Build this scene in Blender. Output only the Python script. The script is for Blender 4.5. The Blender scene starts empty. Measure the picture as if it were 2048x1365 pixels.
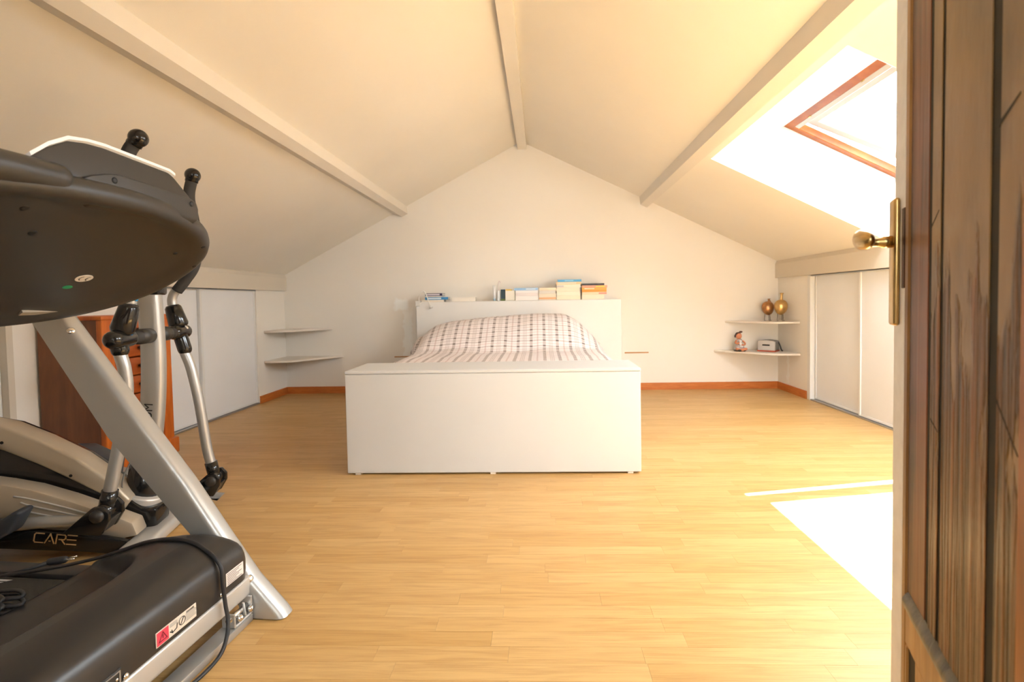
import bpy, bmesh, math, random
from mathutils import Vector, Matrix
random.seed(7)
sc = bpy.context.scene
COL = sc.collection
PI = math.pi

# ------------------------------------------------------------------ camera
F_PX, PITCH, YAW, ROLL, CX, CY = 1000.0, 0.0357, 0.0341, 0.0174, 1047.5, 637.1
CAM_H = 0.95
cam_d = bpy.data.cameras.new('camera'); cam = bpy.data.objects.new('camera', cam_d); COL.objects.link(cam)
fwd = Vector((-math.sin(YAW)*math.cos(PITCH), math.cos(YAW)*math.cos(PITCH), -math.sin(PITCH)))
right0 = Vector((math.cos(YAW), math.sin(YAW), 0)); down0 = fwd.cross(right0)
right = right0*math.cos(ROLL) + down0*math.sin(ROLL); down = -right0*math.sin(ROLL) + down0*math.cos(ROLL)
cam.matrix_world = Matrix(((right.x, -down.x, -fwd.x, 0), (right.y, -down.y, -fwd.y, 0), (right.z, -down.z, -fwd.z, CAM_H), (0, 0, 0, 1)))
cam_d.sensor_fit = 'HORIZONTAL'; cam_d.sensor_width = 36.0; cam_d.lens = F_PX*36/2048
cam_d.shift_x = -(CX-1024)/2048; cam_d.shift_y = (CY-682.5)/2048
cam_d.clip_start = 0.02
cam_d.dof.use_dof = True; cam_d.dof.focus_distance = 1.9; cam_d.dof.aperture_fstop = 4.5
sc.camera = cam

# ------------------------------------------------------------------ light
world = bpy.data.worlds.new('sky'); sc.world = world; world.use_nodes = True
bg = world.node_tree.nodes['Background']
bg.inputs[0].default_value = (0.90, 0.94, 1.0, 1); bg.inputs[1].default_value = 7.5
sun_d = bpy.data.lights.new('sun', 'SUN'); sun = bpy.data.objects.new('sun', sun_d); COL.objects.link(sun)
SUN_TO = Vector((0.804, 1.07, 2.08)).normalized()
sun.rotation_euler = SUN_TO.to_track_quat('Z', 'Y').to_euler()
sun_d.energy = 27.0; sun_d.angle = math.radians(0.35); sun_d.color = (0.94, 0.97, 1.0)
sc.view_settings.view_transform = 'Standard'; sc.view_settings.look = 'None'
sc.view_settings.exposure = 1.9; sc.view_settings.gamma = 1.0; sc.view_settings.use_curve_mapping = False

# ------------------------------------------------------------------ helpers
def lin(r, g, b):
    f = lambda c: (c/255/12.92) if c/255 <= 0.04045 else ((c/255+0.055)/1.055)**2.4
    return (f(r), f(g), f(b), 1)

class NT:
    def __init__(s, name):
        s.m = bpy.data.materials.new(name); s.m.use_nodes = True; s.t = s.m.node_tree
        s.b = s.t.nodes['Principled BSDF']
    def n(s, typ, **kw):
        nd = s.t.nodes.new(typ)
        for k, v in kw.items():
            if k.startswith('i_'):
                key = k[2:]; key = int(key) if key.isdigit() else key
                nd.inputs[key].default_value = v
            else: setattr(nd, k, v)
        return nd
    def l(s, a, b): s.t.links.new(a, b)
    def math(s, op, a, b=None):
        nd = s.n('ShaderNodeMath', operation=op)
        for i, x in enumerate((a, b)):
            if x is None: continue
            if isinstance(x, (int, float)): nd.inputs[i].default_value = x
            else: s.l(x, nd.inputs[i])
        return nd.outputs[0]
    def mix(s, fac, a, b, mode='MIX'):
        nd = s.n('ShaderNodeMix', data_type='RGBA', blend_type=mode)
        for i, x in ((0, fac), (6, a), (7, b)):
            if isinstance(x, (int, float, tuple)): nd.inputs[i].default_value = x
            else: s.l(x, nd.inputs[i])
        return nd.outputs[2]
    def ramp(s, fac, stops):
        nd = s.n('ShaderNodeValToRGB'); cr = nd.color_ramp
        while len(cr.elements) < len(stops): cr.elements.new(0.5)
        for e, (p, c) in zip(cr.elements, stops): e.position = p; e.color = c
        s.l(fac, nd.inputs[0]); return nd.outputs[0]

def mat(name, col, rough=0.5, metal=0.0, var=0.0, vscale=6.0, bump=0.0, bscale=200.0, spec=0.5, coat=0.0):
    t = NT(name); t.b.inputs['Roughness'].default_value = rough; t.b.inputs['Metallic'].default_value = metal
    t.b.inputs['Specular IOR Level'].default_value = spec; t.b.inputs['Coat Weight'].default_value = coat
    tc = t.n('ShaderNodeTexCoord')
    col = tuple(col[:3])+(1,)
    if var > 0:
        ns = t.n('ShaderNodeTexNoise', i_Scale=vscale, i_Detail=4.0); t.l(tc.outputs['Object'], ns.inputs['Vector'])
        a = tuple(max(0, c*(1-var)) for c in col[:3])+(1,); b = tuple(min(1, c*(1+var)) for c in col[:3])+(1,)
        t.l(t.ramp(ns.outputs[0], [(0.3, a), (0.7, b)]), t.b.inputs['Base Color'])
    else:
        rgb = t.n('ShaderNodeRGB'); rgb.outputs[0].default_value = col; t.l(rgb.outputs[0], t.b.inputs['Base Color'])
    if bump > 0:
        ns = t.n('ShaderNodeTexNoise', i_Scale=bscale, i_Detail=3.0); t.l(tc.outputs['Object'], ns.inputs['Vector'])
        bp = t.n('ShaderNodeBump', i_Strength=bump, i_Distance=0.002); t.l(ns.outputs[0], bp.inputs['Height']); t.l(bp.outputs[0], t.b.inputs['Normal'])
    return t.m

def wood(name, c1, c2, scale=(3, 3, 40), rough=0.45, bump=0.15, randomise=False, dark=None):
    """stretched-noise wood; scale is per axis (low = along the grain)"""
    t = NT(name); t.b.inputs['Roughness'].default_value = rough
    tc = t.n('ShaderNodeTexCoord'); mp = t.n('ShaderNodeMapping'); mp.inputs['Scale'].default_value = scale
    t.l(tc.outputs['Object'], mp.inputs['Vector'])
    n1 = t.n('ShaderNodeTexNoise', i_Scale=1.0, i_Detail=6.0, i_Roughness=0.6, i_Distortion=0.6); t.l(mp.outputs[0], n1.inputs['Vector'])
    n2 = t.n('ShaderNodeTexNoise', i_Scale=3.5, i_Detail=5.0); t.l(mp.outputs[0], n2.inputs['Vector'])
    f = t.math('ADD', t.math('MULTIPLY', n1.outputs[0], 0.65), t.math('MULTIPLY', n2.outputs[0], 0.35))
    stops = [(0.38, c1), (0.62, c2)]
    if dark: stops = [(0.30, dark), (0.42, c1), (0.62, c2)]
    t.l(t.ramp(f, stops), t.b.inputs['Base Color'])
    bp = t.n('ShaderNodeBump', i_Strength=bump, i_Distance=0.003); t.l(f, bp.inputs['Height']); t.l(bp.outputs[0], t.b.inputs['Normal'])
    return t.m

def link(o, parent=None):
    COL.objects.link(o)
    if parent: o.parent = parent
    return o
def tag(o, label=None, cat=None, group=None, kind=None):
    for k, v in (('label', label), ('category', cat), ('group', group), ('kind', kind)):
        if v: o[k] = v
    return o
def thing(name, label, cat, loc=(0, 0, 0), rz=0, group=None):
    o = bpy.data.objects.new(name, None); o.empty_display_size = 0.1
    link(o); o.location = loc; o.rotation_euler = (0, 0, rz); return tag(o, label, cat, group)
def mk(name, geo, m, parent=None, smooth=False, label=None, auto=None):
    me = bpy.data.meshes.new(name); me.from_pydata([tuple(v) for v in geo[0]], [], geo[1]); me.validate()
    bm = bmesh.new(); bm.from_mesh(me); bmesh.ops.recalc_face_normals(bm, faces=bm.faces); bm.to_mesh(me); bm.free()
    return fin(name, me, m, parent, smooth, label, auto)
def fin(name, me, m, parent=None, smooth=False, label=None, auto=None):
    o = bpy.data.objects.new(name, me); link(o, parent); me.materials.append(m)
    if smooth or auto:
        me.polygons.foreach_set('use_smooth', [True]*len(me.polygons))
        if auto: me.set_sharp_from_angle(angle=math.radians(auto))
    if label: o['label'] = label
    return o
def join(*gs):
    V, Fc = [], []
    for v, f in gs:
        k = len(V); V += [tuple(p) for p in v]; Fc += [[i+k for i in q] for q in f]
    return V, Fc
def box(x0, x1, y0, y1, z0, z1):
    return ([(x0, y0, z0), (x1, y0, z0), (x1, y1, z0), (x0, y1, z0), (x0, y0, z1), (x1, y0, z1), (x1, y1, z1), (x0, y1, z1)],
            [[0, 3, 2, 1], [4, 5, 6, 7], [0, 1, 5, 4], [1, 2, 6, 5], [2, 3, 7, 6], [3, 0, 4, 7]])
def xf(g, M): return [tuple(M @ Vector(v)) for v in g[0]], g[1]
def prism(poly, lo, hi, plane='xz'):
    """poly of 2-D points, extruded along the third axis"""
    put = {'xz': lambda p, h: (p[0], h, p[1]), 'xy': lambda p, h: (p[0], p[1], h), 'yz': lambda p, h: (h, p[0], p[1])}[plane]
    n = len(poly); V = [put(p, lo) for p in poly]+[put(p, hi) for p in poly]
    Fc = [list(range(n))[::-1], list(range(n, 2*n))]+[[i, (i+1) % n, n+(i+1) % n, n+i] for i in range(n)]
    return V, Fc
def bev(name, geo, m, parent=None, r=0.004, seg=2, sel=None, label=None):
    me = bpy.data.meshes.new(name); bm = bmesh.new(); vs = [bm.verts.new(v) for v in geo[0]]
    for f in geo[1]:
        try: bm.faces.new([vs[i] for i in f])
        except ValueError: pass
    bmesh.ops.recalc_face_normals(bm, faces=bm.faces)
    ed = [e for e in bm.edges if sel is None or sel(e)]
    bmesh.ops.bevel(bm, geom=ed, offset=r, segments=seg, profile=0.5, affect='EDGES', clamp_overlap=True)
    bm.to_mesh(me); bm.free(); return fin(name, me, m, parent, True, label, 35)
def catmull(pts, n=8):
    P = [Vector(p) for p in pts]; P = [P[0]*2-P[1]]+P+[P[-1]*2-P[-2]]; out = []
    for i in range(1, len(P)-2):
        a, b, c_, d = P[i-1:i+3]
        for k in range(n):
            t = k/n
            out.append(0.5*((2*b)+(c_-a)*t+(2*a-5*b+4*c_-d)*t*t+(3*b-a-3*c_+d)*t**3))
    out.append(P[-2]); return out
def tube(path, rad, seg=14, up=(0, 1, 0), caps=True):
    """rad: number, list, or list of (ru, rv); section axes follow 'up'"""
    P = [Vector(p) for p in path]; n = len(P); V, Fc = [], []
    for i, p in enumerate(P):
        t = (P[min(i+1, n-1)]-P[max(i-1, 0)]).normalized()
        b = Vector(up); b = b-t*b.dot(t)
        if b.length < 1e-4: b = t.orthogonal()
        b.normalize(); a = b.cross(t)
        r = rad[i] if isinstance(rad, list) else rad
        ra, rb = r if isinstance(r, tuple) else (r, r)
        for k in range(seg):
            q = 2*PI*k/seg; V.append(p+a*(ra*math.cos(q))+b*(rb*math.sin(q)))
    for i in range(n-1):
        for k in range(seg): Fc.append([i*seg+k, i*seg+(k+1) % seg, (i+1)*seg+(k+1) % seg, (i+1)*seg+k])
    if caps: Fc += [list(range(seg))[::-1], list(range((n-1)*seg, n*seg))]
    return V, Fc
def capsule(p0, p1, r, seg=14, k=5):
    """tube with round ends"""
    p0, p1 = Vector(p0), Vector(p1); d = (p1-p0).normalized(); path, rad = [], []
    for i in range(k+1):
        q = PI/2*i/k; path.append(p0-d*(r*math.cos(q))); rad.append(max(r*math.sin(q), 1e-4))
    for i in range(k+1):
        q = PI/2*(1-i/k); path.append(p1+d*(r*math.cos(q))); rad.append(max(r*math.sin(q), 1e-4))
    return tube(path, rad, seg, up=d.orthogonal())
def lathe(prof, seg=20, at=(0, 0, 0), axis=(0, 0, 1)):
    d = Vector(axis).normalized()
    return _lathe(prof, seg, at, d)
def _lathe(prof, seg, at, d):
    a = d.orthogonal().normalized(); b = d.cross(a); at = Vector(at); V, Fc = [], []; n = len(prof)
    for r, z in prof:
        for k in range(seg):
            q = 2*PI*k/seg; V.append(at+d*z+a*(max(r, 1e-4)*math.cos(q))+b*(max(r, 1e-4)*math.sin(q)))
    for i in range(n-1):
        for k in range(seg): Fc.append([i*seg+k, i*seg+(k+1) % seg, (i+1)*seg+(k+1) % seg, (i+1)*seg+k])
    return V, Fc+[list(range(seg))[::-1], list(range((n-1)*seg, n*seg))]
def ball(c, r, seg=16, rings=10, sc_=(1, 1, 1)):
    prof = [(r*math.sin(PI*i/rings), -r*math.cos(PI*i/rings)) for i in range(rings+1)]
    v, f = _lathe(prof, seg, (0, 0, 0), Vector((0, 0, 1)))
    return [(p[0]*sc_[0]+c[0], p[1]*sc_[1]+c[1], p[2]*sc_[2]+c[2]) for p in v], f
def cyl(p0, p1, r, seg=16): return tube([p0, p1], r, seg, up=(Vector(p1)-Vector(p0)).orthogonal())
def text(name, s, size, M, m, parent=None, ext=0.0004, sx=1.0):
    cu = bpy.data.curves.new(name, 'FONT'); cu.body = s; cu.size = size; cu.extrude = ext; cu.align_x = 'CENTER'; cu.align_y = 'CENTER'
    tmp = bpy.data.objects.new(name+'_tmp', cu); COL.objects.link(tmp)
    dg = bpy.context.evaluated_depsgraph_get(); me = bpy.data.meshes.new_from_object(tmp.evaluated_get(dg))
    bpy.data.objects.remove(tmp); me.transform(M @ Matrix.Diagonal((sx, 1, 1, 1)))
    me.materials.clear(); return fin(name, me, m, parent)
def frame(o, ex, ey):
    """matrix with origin o, x axis ex, y axis ey"""
    ex = Vector(ex).normalized(); ey = Vector(ey); ey = (ey-ex*ey.dot(ex)).normalized(); ez = ex.cross(ey)
    return Matrix(((ex.x, ey.x, ez.x, o[0]), (ex.y, ey.y, ez.y, o[1]), (ex.z, ey.z, ez.z, o[2]), (0, 0, 0, 1)))
def sm(x, a, b):
    t = min(1, max(0, (x-a)/(b-a))); return t*t*(3-2*t)
def interp(x, pts):
    for (x0, y0), (x1, y1) in zip(pts, pts[1:]):
        if (x0 <= x <= x1) or (x1 <= x <= x0): return y0+(y1-y0)*(x-x0)/(x1-x0)
    return pts[0][1] if abs(x-pts[0][0]) < abs(x-pts[-1][0]) else pts[-1][1]

# ------------------------------------------------------------------ materials
def wall_material():
    t = NT('warm_white_plaster'); t.b.inputs['Roughness'].default_value = 0.85
    g = t.n('ShaderNodeNewGeometry'); sp = t.n('ShaderNodeSeparateXYZ'); t.l(g.outputs['Position'], sp.inputs[0])
    ns = t.n('ShaderNodeTexNoise', i_Scale=1.3, i_Detail=5.0); t.l(g.outputs['Position'], ns.inputs['Vector'])
    base = t.ramp(ns.outputs[0], [(0.3, (0.885, 0.825, 0.745, 1)), (0.7, (0.905, 0.85, 0.775, 1))])
    # touched-up paint beside the headboard: a blob with a strip running down, and a streak near the right corner
    nz = t.n('ShaderNodeTexNoise', i_Scale=14.0, i_Detail=3.0); t.l(g.outputs['Position'], nz.inputs['Vector'])
    wob = t.math('MULTIPLY', t.math('SUBTRACT', nz.outputs[0], 0.5), 0.10)
    X = t.math('ADD', sp.outputs[0], wob); Z = t.math('ADD', sp.outputs[2], wob)
    def patch(x, z, rx, rz, soft):
        d = t.math('MAXIMUM', t.math('DIVIDE', t.math('ABSOLUTE', t.math('SUBTRACT', X, x)), rx), t.math('DIVIDE', t.math('ABSOLUTE', t.math('SUBTRACT', Z, z)), rz))
        mr = t.n('ShaderNodeMapRange', i_1=1.0, i_2=1.0-soft); t.l(d, mr.inputs[0]); return mr.outputs[0]
    f = t.math('MAXIMUM', patch(-1.46, 0.93, 0.09, 0.07, 0.4), t.math('MULTIPLY', patch(-1.40, 0.62, 0.055, 0.30, 0.4), 0.9))
    f = t.math('MULTIPLY', f, t.math('GREATER_THAN', sp.outputs[1], 5.0))
    f2 = t.math('MULTIPLY', patch(2.43, 0.25, 0.4, 0.2, 0.4), t.math('LESS_THAN', t.math('ABSOLUTE', t.math('SUBTRACT', t.math('ADD', sp.outputs[1], wob), 5.01)), 0.022))
    f = t.math('MAXIMUM', f, t.math('MULTIPLY', f2, 0.6))
    t.l(t.mix(f, base, (0.97, 0.965, 0.93, 1)), t.b.inputs['Base Color'])
    n2 = t.n('ShaderNodeTexNoise', i_Scale=160.0, i_Detail=3.0); t.l(g.outputs['Position'], n2.inputs['Vector'])
    bp = t.n('ShaderNodeBump', i_Strength=0.12, i_Distance=0.002); t.l(n2.outputs[0], bp.inputs['Height']); t.l(bp.outputs[0], t.b.inputs['Normal'])
    return t.m
M_WALL = wall_material()
M_CEIL = mat('cream_ceiling_paint', (0.90, 0.84, 0.745), 0.85, var=0.02, vscale=1.2, bump=0.1, bscale=180)
M_BEAM = mat('boxed_beam_paint', (0.84, 0.78, 0.69), 0.7, var=0.02, vscale=2)
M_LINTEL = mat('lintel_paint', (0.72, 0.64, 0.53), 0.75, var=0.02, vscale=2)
M_REVEAL = mat('skylight_reveal_paint', (0.68, 0.68, 0.68), 0.8, var=0.01)
M_CLOSET = mat('white_closet_panel', (0.86, 0.855, 0.86), 0.4, var=0.015, vscale=3, bump=0.05, bscale=300)
M_PROFILE = mat('white_closet_profile', (0.82, 0.80, 0.77), 0.3)
M_TRACK = mat('grey_aluminium_track', (0.45, 0.46, 0.48), 0.35, 0.8)
M_BASEB = wood('orange_baseboard_wood', lin(186, 100, 40), lin(206, 122, 56), (4, 4, 30), 0.4, 0.05)
M_BASEB2 = wood('ochre_baseboard_wood', lin(200, 130, 50), lin(214, 146, 66), (4, 4, 30), 0.4, 0.05)

def floor_material():
    t = NT('oak_laminate'); t.b.inputs['Roughness'].default_value = 0.40; t.b.inputs['Specular IOR Level'].default_value = 0.4
    g = t.n('ShaderNodeNewGeometry'); oi = t.n('ShaderNodeObjectInfo')
    rnd = t.math('FRACT', t.math('ADD', g.outputs['Random Per Island'], oi.outputs['Random']))
    off = t.n('ShaderNodeCombineXYZ'); t.l(t.math('MULTIPLY', rnd, 37.0), off.inputs[0]); t.l(t.math('MULTIPLY', rnd, 91.0), off.inputs[1])
    ad = t.n('ShaderNodeVectorMath', operation='ADD'); t.l(g.outputs['Position'], ad.inputs[0]); t.l(off.outputs[0], ad.inputs[1])
    mp = t.n('ShaderNodeMapping'); mp.inputs['Scale'].default_value = (3.0, 34.0, 1.0); t.l(ad.outputs[0], mp.inputs['Vector'])
    n1 = t.n('ShaderNodeTexNoise', i_Scale=1.0, i_Detail=5.0, i_Distortion=1.4); t.l(mp.outputs[0], n1.inputs['Vector'])
    mp2 = t.n('ShaderNodeMapping'); mp2.inputs['Scale'].default_value = (6.0, 260.0, 1.0); t.l(ad.outputs[0], mp2.inputs['Vector'])
    n2 = t.n('ShaderNodeTexNoise', i_Scale=1.0, i_Detail=3.0); t.l(mp2.outputs[0], n2.inputs['Vector'])
    # cathedral grain: rings of a stretched distance field
    w = t.n('ShaderNodeTexWave', wave_type='BANDS', bands_direction='Y', i_Scale=3.0, i_Distortion=7.0, i_Detail=2.0)
    w.inputs['Detail Scale'].default_value = 0.6; t.l(mp.outputs[0], w.inputs['Vector'])
    base = t.ramp(rnd, [(0.0, (0.57, 0.335, 0.115, 1)), (0.5, (0.60, 0.362, 0.134, 1)), (1.0, (0.64, 0.40, 0.158, 1))])
    gr = t.math('ADD', t.math('MULTIPLY', n1.outputs[0], 0.5), t.math('ADD', t.math('MULTIPLY', n2.outputs[0], 0.28), t.math('MULTIPLY', w.outputs[1], 0.22)))
    dark = t.ramp(gr, [(0.36, (0.66, 0.58, 0.48, 1)), (0.48, (0.94, 0.925, 0.91, 1)), (0.62, (1, 1, 1, 1))])
    t.l(t.mix(0.85, base, dark, 'MULTIPLY'), t.b.inputs['Base Color'])
    bp = t.n('ShaderNodeBump', i_Strength=0.04, i_Distance=0.001); t.l(n2.outputs[0], bp.inputs['Height']); t.l(bp.outputs[0], t.b.inputs['Normal'])
    return t.m
M_FLOOR = floor_material()
M_SUB = mat('dark_subfloor', (0.22, 0.12, 0.05), 0.9)
M_PINE = wood('skylight_pine', lin(132, 66, 20), lin(162, 92, 34), (5, 5, 5), 0.4, 0.05)
M_SASH = mat('white_sash_lining', (0.42, 0.41, 0.385), 0.35)
def glass_material():
    t = NT('clear_skylight_glass'); nt = t.t; nt.nodes.remove(t.b)
    out = nt.nodes['Material Output']; tr = t.n('ShaderNodeBsdfTransparent'); gl = t.n('ShaderNodeBsdfGlossy', i_Roughness=0.02)
    tr.inputs[0].default_value = (0.94, 0.97, 0.97, 1)
    mx = t.n('ShaderNodeMixShader', i_0=0.06); t.l(tr.outputs[0], mx.inputs[1]); t.l(gl.outputs[0], mx.inputs[2]); t.l(mx.outputs[0], out.inputs[0])
    return t.m
M_GLASS = glass_material()
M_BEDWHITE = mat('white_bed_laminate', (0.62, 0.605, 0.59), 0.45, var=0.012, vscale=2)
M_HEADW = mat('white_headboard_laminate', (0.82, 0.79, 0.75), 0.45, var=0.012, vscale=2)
M_DARKGAP = mat('dark_underside', (0.03, 0.02, 0.015), 0.8)
M_SHEET = mat('white_cotton_sheet', (0.85, 0.82, 0.80), 0.9)
M_SHELF = mat('white_shelf_board', (0.80, 0.72, 0.63), 0.4)
M_TABWOOD = mat('brown_wood_batten', lin(196, 140, 84), 0.5)
M_BLACKPL = mat('black_textured_plastic', (0.030, 0.027, 0.024), 0.42, bump=0.08, bscale=900, spec=0.5)
M_HOODPL = mat('dark_brown_black_plastic', (0.027, 0.025, 0.0245), 0.33, bump=0.04, bscale=900)
M_GLOSSBLK = mat('glossy_black_plastic', (0.014, 0.013, 0.012), 0.12)
M_FOAM = mat('black_foam_grip', (0.035, 0.032, 0.030), 0.7, bump=0.2, bscale=600)
M_SILVER = mat('satin_silver_paint', (0.46, 0.45, 0.43), 0.36, 0.55)
M_SILVER2 = mat('pale_silver_plastic', (0.60, 0.585, 0.56), 0.33, 0.45)
M_BEIGES = mat('champagne_silver_plastic', (0.47, 0.395, 0.30), 0.38, 0.35)
M_CHROME = mat('bright_zinc_bolt', (0.75, 0.75, 0.74), 0.2, 1.0)
M_BELT = mat('ribbed_black_belt', (0.026, 0.026, 0.022), 0.65, bump=0.5, bscale=420)
M_HOLE = mat('black_hole', (0.006, 0.006, 0.006), 0.6)
M_WHITEPL = mat('white_plastic_trim', (0.80, 0.78, 0.76), 0.35)
M_BLUEDARK = mat('dark_blue_rubber_pedal', (0.035, 0.042, 0.055), 0.45)
M_RUBBER = mat('black_rubber_cable', (0.022, 0.022, 0.024), 0.5)
M_STICK = mat('cream_sticker', (0.74, 0.66, 0.56), 0.5)
M_STICKW = mat('pale_pink_white_sticker', (0.78, 0.70, 0.66), 0.5)
M_RED = mat('red_warning_print', lin(222, 70, 92), 0.5)
M_GREEN = mat('green_sticker', lin(38, 150, 96), 0.5)
M_INK = mat('black_ink', (0.02, 0.02, 0.02), 0.6)
M_GREYINK = mat('grey_ink', (0.16, 0.15, 0.14), 0.6)
M_BLUESTK = mat('blue_sticker', lin(40, 140, 205), 0.4)
M_BRASS = mat('antique_brass', (0.52, 0.36, 0.15), 0.25, 1.0, var=0.12, vscale=20)
M_CHESTF = wood('orange_stained_wood', lin(176, 84, 22), lin(206, 110, 38), (14, 14, 2.5), 0.38, 0.06)
M_CHESTS = wood('brown_stained_side_wood', lin(112, 66, 36), lin(132, 80, 44), (14, 14, 2.0), 0.45, 0.06)
M_CHESTD = wood('red_brown_drawer_wood', lin(140, 62, 18), lin(170, 82, 26), (2.5, 2.5, 16), 0.38, 0.06)
M_KNOB = mat('dark_wood_knob', lin(60, 28, 12), 0.4)

# ------------------------------------------------------------------ room shell
XL, XR, YB, XRG, ZR, ZKL, ZKR = -2.715, 2.435, 5.217, -0.173, 2.589, 1.255, 1.305
YF = -0.03                                              # inner face of the wall behind the camera
SR = (ZKR-ZR)/(XR-XRG); SL = (ZKL-ZR)/(XL-XRG)
zr = lambda x: ZR+SR*(x-XRG)
zl = lambda x: ZR+SL*(x-XRG)

fl = tag(mk('floor', box(XL-0.12, XR+0.12, YF-1.8, YB+0.1, -0.06, -0.004), M_SUB), 'honey coloured oak laminate floor of narrow strips', 'floor', kind='structure')
ROW = 0.0622; LENS = [0.36, 0.45, 0.54, 0.66]
pm = []
for L in LENS:
    me = bpy.data.meshes.new('plank'); v, f = box(0.00025, L-0.00025, 0.00025, ROW-0.00025, -0.004, 0.0); me.from_pydata(v, [], f); me.materials.append(M_FLOOR); pm.append(me)
planks = []
y = -0.03; r = 0
while y < YB:
    x = XL-0.06; first = True
    while x < XR+0.02:
        k = random.randrange(4); L = LENS[k]*(random.uniform(0.3, 1) if first else 1); first = False
        L = min(L, XR+0.03-x)
        if L < 0.02: break
        planks.append((x, y, k, L/LENS[k])); x += L
    y += ROW; r += 1
def in_view(x, y):
    p = Vector((x, y, -CAM_H)); d = p.dot(fwd)
    if d < 0.3: return False
    px = CX+F_PX*p.dot(right)/d; py = CY+F_PX*p.dot(down)/d
    return 330 < px < 1840 and py < 1400
seen = sorted([p for p in planks if any(in_view(p[0]+q*LENS[p[2]]*p[3], p[1]+ROW/2) for q in (0.1, 0.5, 0.9))
               and not (-1.08 < p[0]+0.2 < 0.45 and 2.75 < p[1] < 4.9)], key=lambda p: p[1])[:290]
ss = set(id(p) for p in seen)
for p in seen:
    o = bpy.data.objects.new('plank', pm[p[2]]); link(o, fl); o.location = (p[0], p[1], 0); o.scale.x = p[3]
rest = join(*[box(p[0]+0.00025, p[0]+LENS[p[2]]*p[3]-0.00025, p[1]+0.00025, p[1]+ROW-0.00025, -0.004, 0) for p in planks if id(p) not in ss])
o = mk('plank_field', rest, M_FLOOR, fl); o['kind'] = 'stuff'

def gable(y0, y1, zextra=0.12):
    return prism([(XL-0.3, -0.06), (XR+0.3, -0.06), (XR+0.3, zr(XR+0.3)+zextra), (XRG, ZR+zextra), (XL-0.3, zl(XL-0.3)+zextra)], y0, y1)
tag(mk('wall_back', gable(YB, YB+0.12), M_WALL), 'warm white gable wall behind the bed', 'wall', kind='structure')
# wall behind the camera with its doorway (camera stands in it)
DX0, DX1, DH = -0.62, 0.345, 2.05
fw = join(prism([(XL-0.3, -0.06), (DX0, -0.06), (DX0, zl(DX0)+0.12), (XL-0.3, zl(XL-0.3)+0.12)], YF-0.12, YF),
          prism([(DX1, -0.06), (XR+0.3, -0.06), (XR+0.3, zr(XR+0.3)+0.12), (DX1, zr(DX1)+0.12)], YF-0.12, YF),
          prism([(DX0, DH), (DX1, DH), (DX1, zr(DX1)+0.12), (XRG, ZR+0.12), (DX0, zl(DX0)+0.12)], YF-0.12, YF))
tag(mk('wall_front', fw, M_WALL), 'warm white wall around the doorway behind the camera', 'wall', kind='structure')
ld = join(box(-1.3, -1.2, -1.8, YF-0.12, -0.06, 2.4), box(1.1, 1.2, -1.8, YF-0.12, -0.06, 2.4), box(-1.3, -0.85, -1.9, -1.8, -0.06, 2.4), box(0.7, 1.2, -1.9, -1.8, -0.06, 2.4), box(-0.85, 0.7, -1.9, -1.8, -0.06, 1.35), box(-0.85, 0.7, -1.9, -1.8, 2.1, 2.4), box(-1.3, 1.2, -1.9, YF-0.12, 2.3, 2.4))
tag(mk('wall_landing', ld, M_WALL), 'plain white landing walls outside the doorway', 'wall', kind='structure')

lw = thing('added_window_3', 'unseen casement window added for light on the landing behind the camera', 'window'); lw['kind'] = 'structure'  # unseen opening, added to send daylight through the doorway
for b_ in (box(-0.85, -0.79, -1.88, -1.82, 1.35, 2.1), box(0.64, 0.70, -1.88, -1.82, 1.35, 2.1), box(-0.79, 0.64, -1.88, -1.82, 1.35, 1.41), box(-0.79, 0.64, -1.88, -1.82, 2.04, 2.1), box(-0.10, -0.05, -1.88, -1.82, 1.41, 2.04)):
    mk('frame_bar', b_, M_PROFILE, lw)
for x0_, x1_ in ((-0.79, -0.10), (-0.05, 0.64)): mk('pane', box(x0_, x1_, -1.855, -1.85, 1.41, 2.04), M_GLASS, lw)
pd_ = bpy.data.lights.new('sky_portal', 'AREA'); pd_.shape = 'RECTANGLE'; pd_.size = 1.55; pd_.size_y = 0.75; pd_.cycles.is_portal = True
pw = bpy.data.objects.new('sky_portal', pd_); COL.objects.link(pw); pw.location = (-0.075, -1.89, 1.725); pw.rotation_euler = (math.radians(90), 0, 0)

CL0, CL1, CL2 = 4.69, 3.17, 2.47                        # closet openings along the left knee wall
HL, HR = 1.09, 1.13
wl = join(box(XL-0.16, XL-0.07, YF-0.1, YB+0.1, -0.06, 1.4), box(XL-0.08, XL, CL0, YB+0.05, -0.06, 1.3), box(XL-0.08, XL, CL2, CL1, -0.06, 1.3),
          box(XL-0.08, XL, YF-0.1, CL2, HL, 1.3), box(XL-0.08, XL, CL1, CL0, HL, 1.3))
tag(mk('wall_left', wl, M_WALL), 'low white knee wall on the left holding sliding closets', 'wall', kind='structure')
RC0, RC1 = 4.635, 0.9
wr = join(box(XR+0.07, XR+0.16, YF-0.1, YB+0.1, -0.06, 1.32), box(XR, XR+0.08, RC0, YB+0.05, -0.06, 1.31), box(XR, XR+0.08, YF-0.1, RC1, -0.06, 1.31), box(XR, XR+0.08, RC1, RC0, HR, 1.31))
tag(mk('wall_right', wr, M_WALL), 'low white knee wall on the right holding sliding closets', 'wall', kind='structure')

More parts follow.
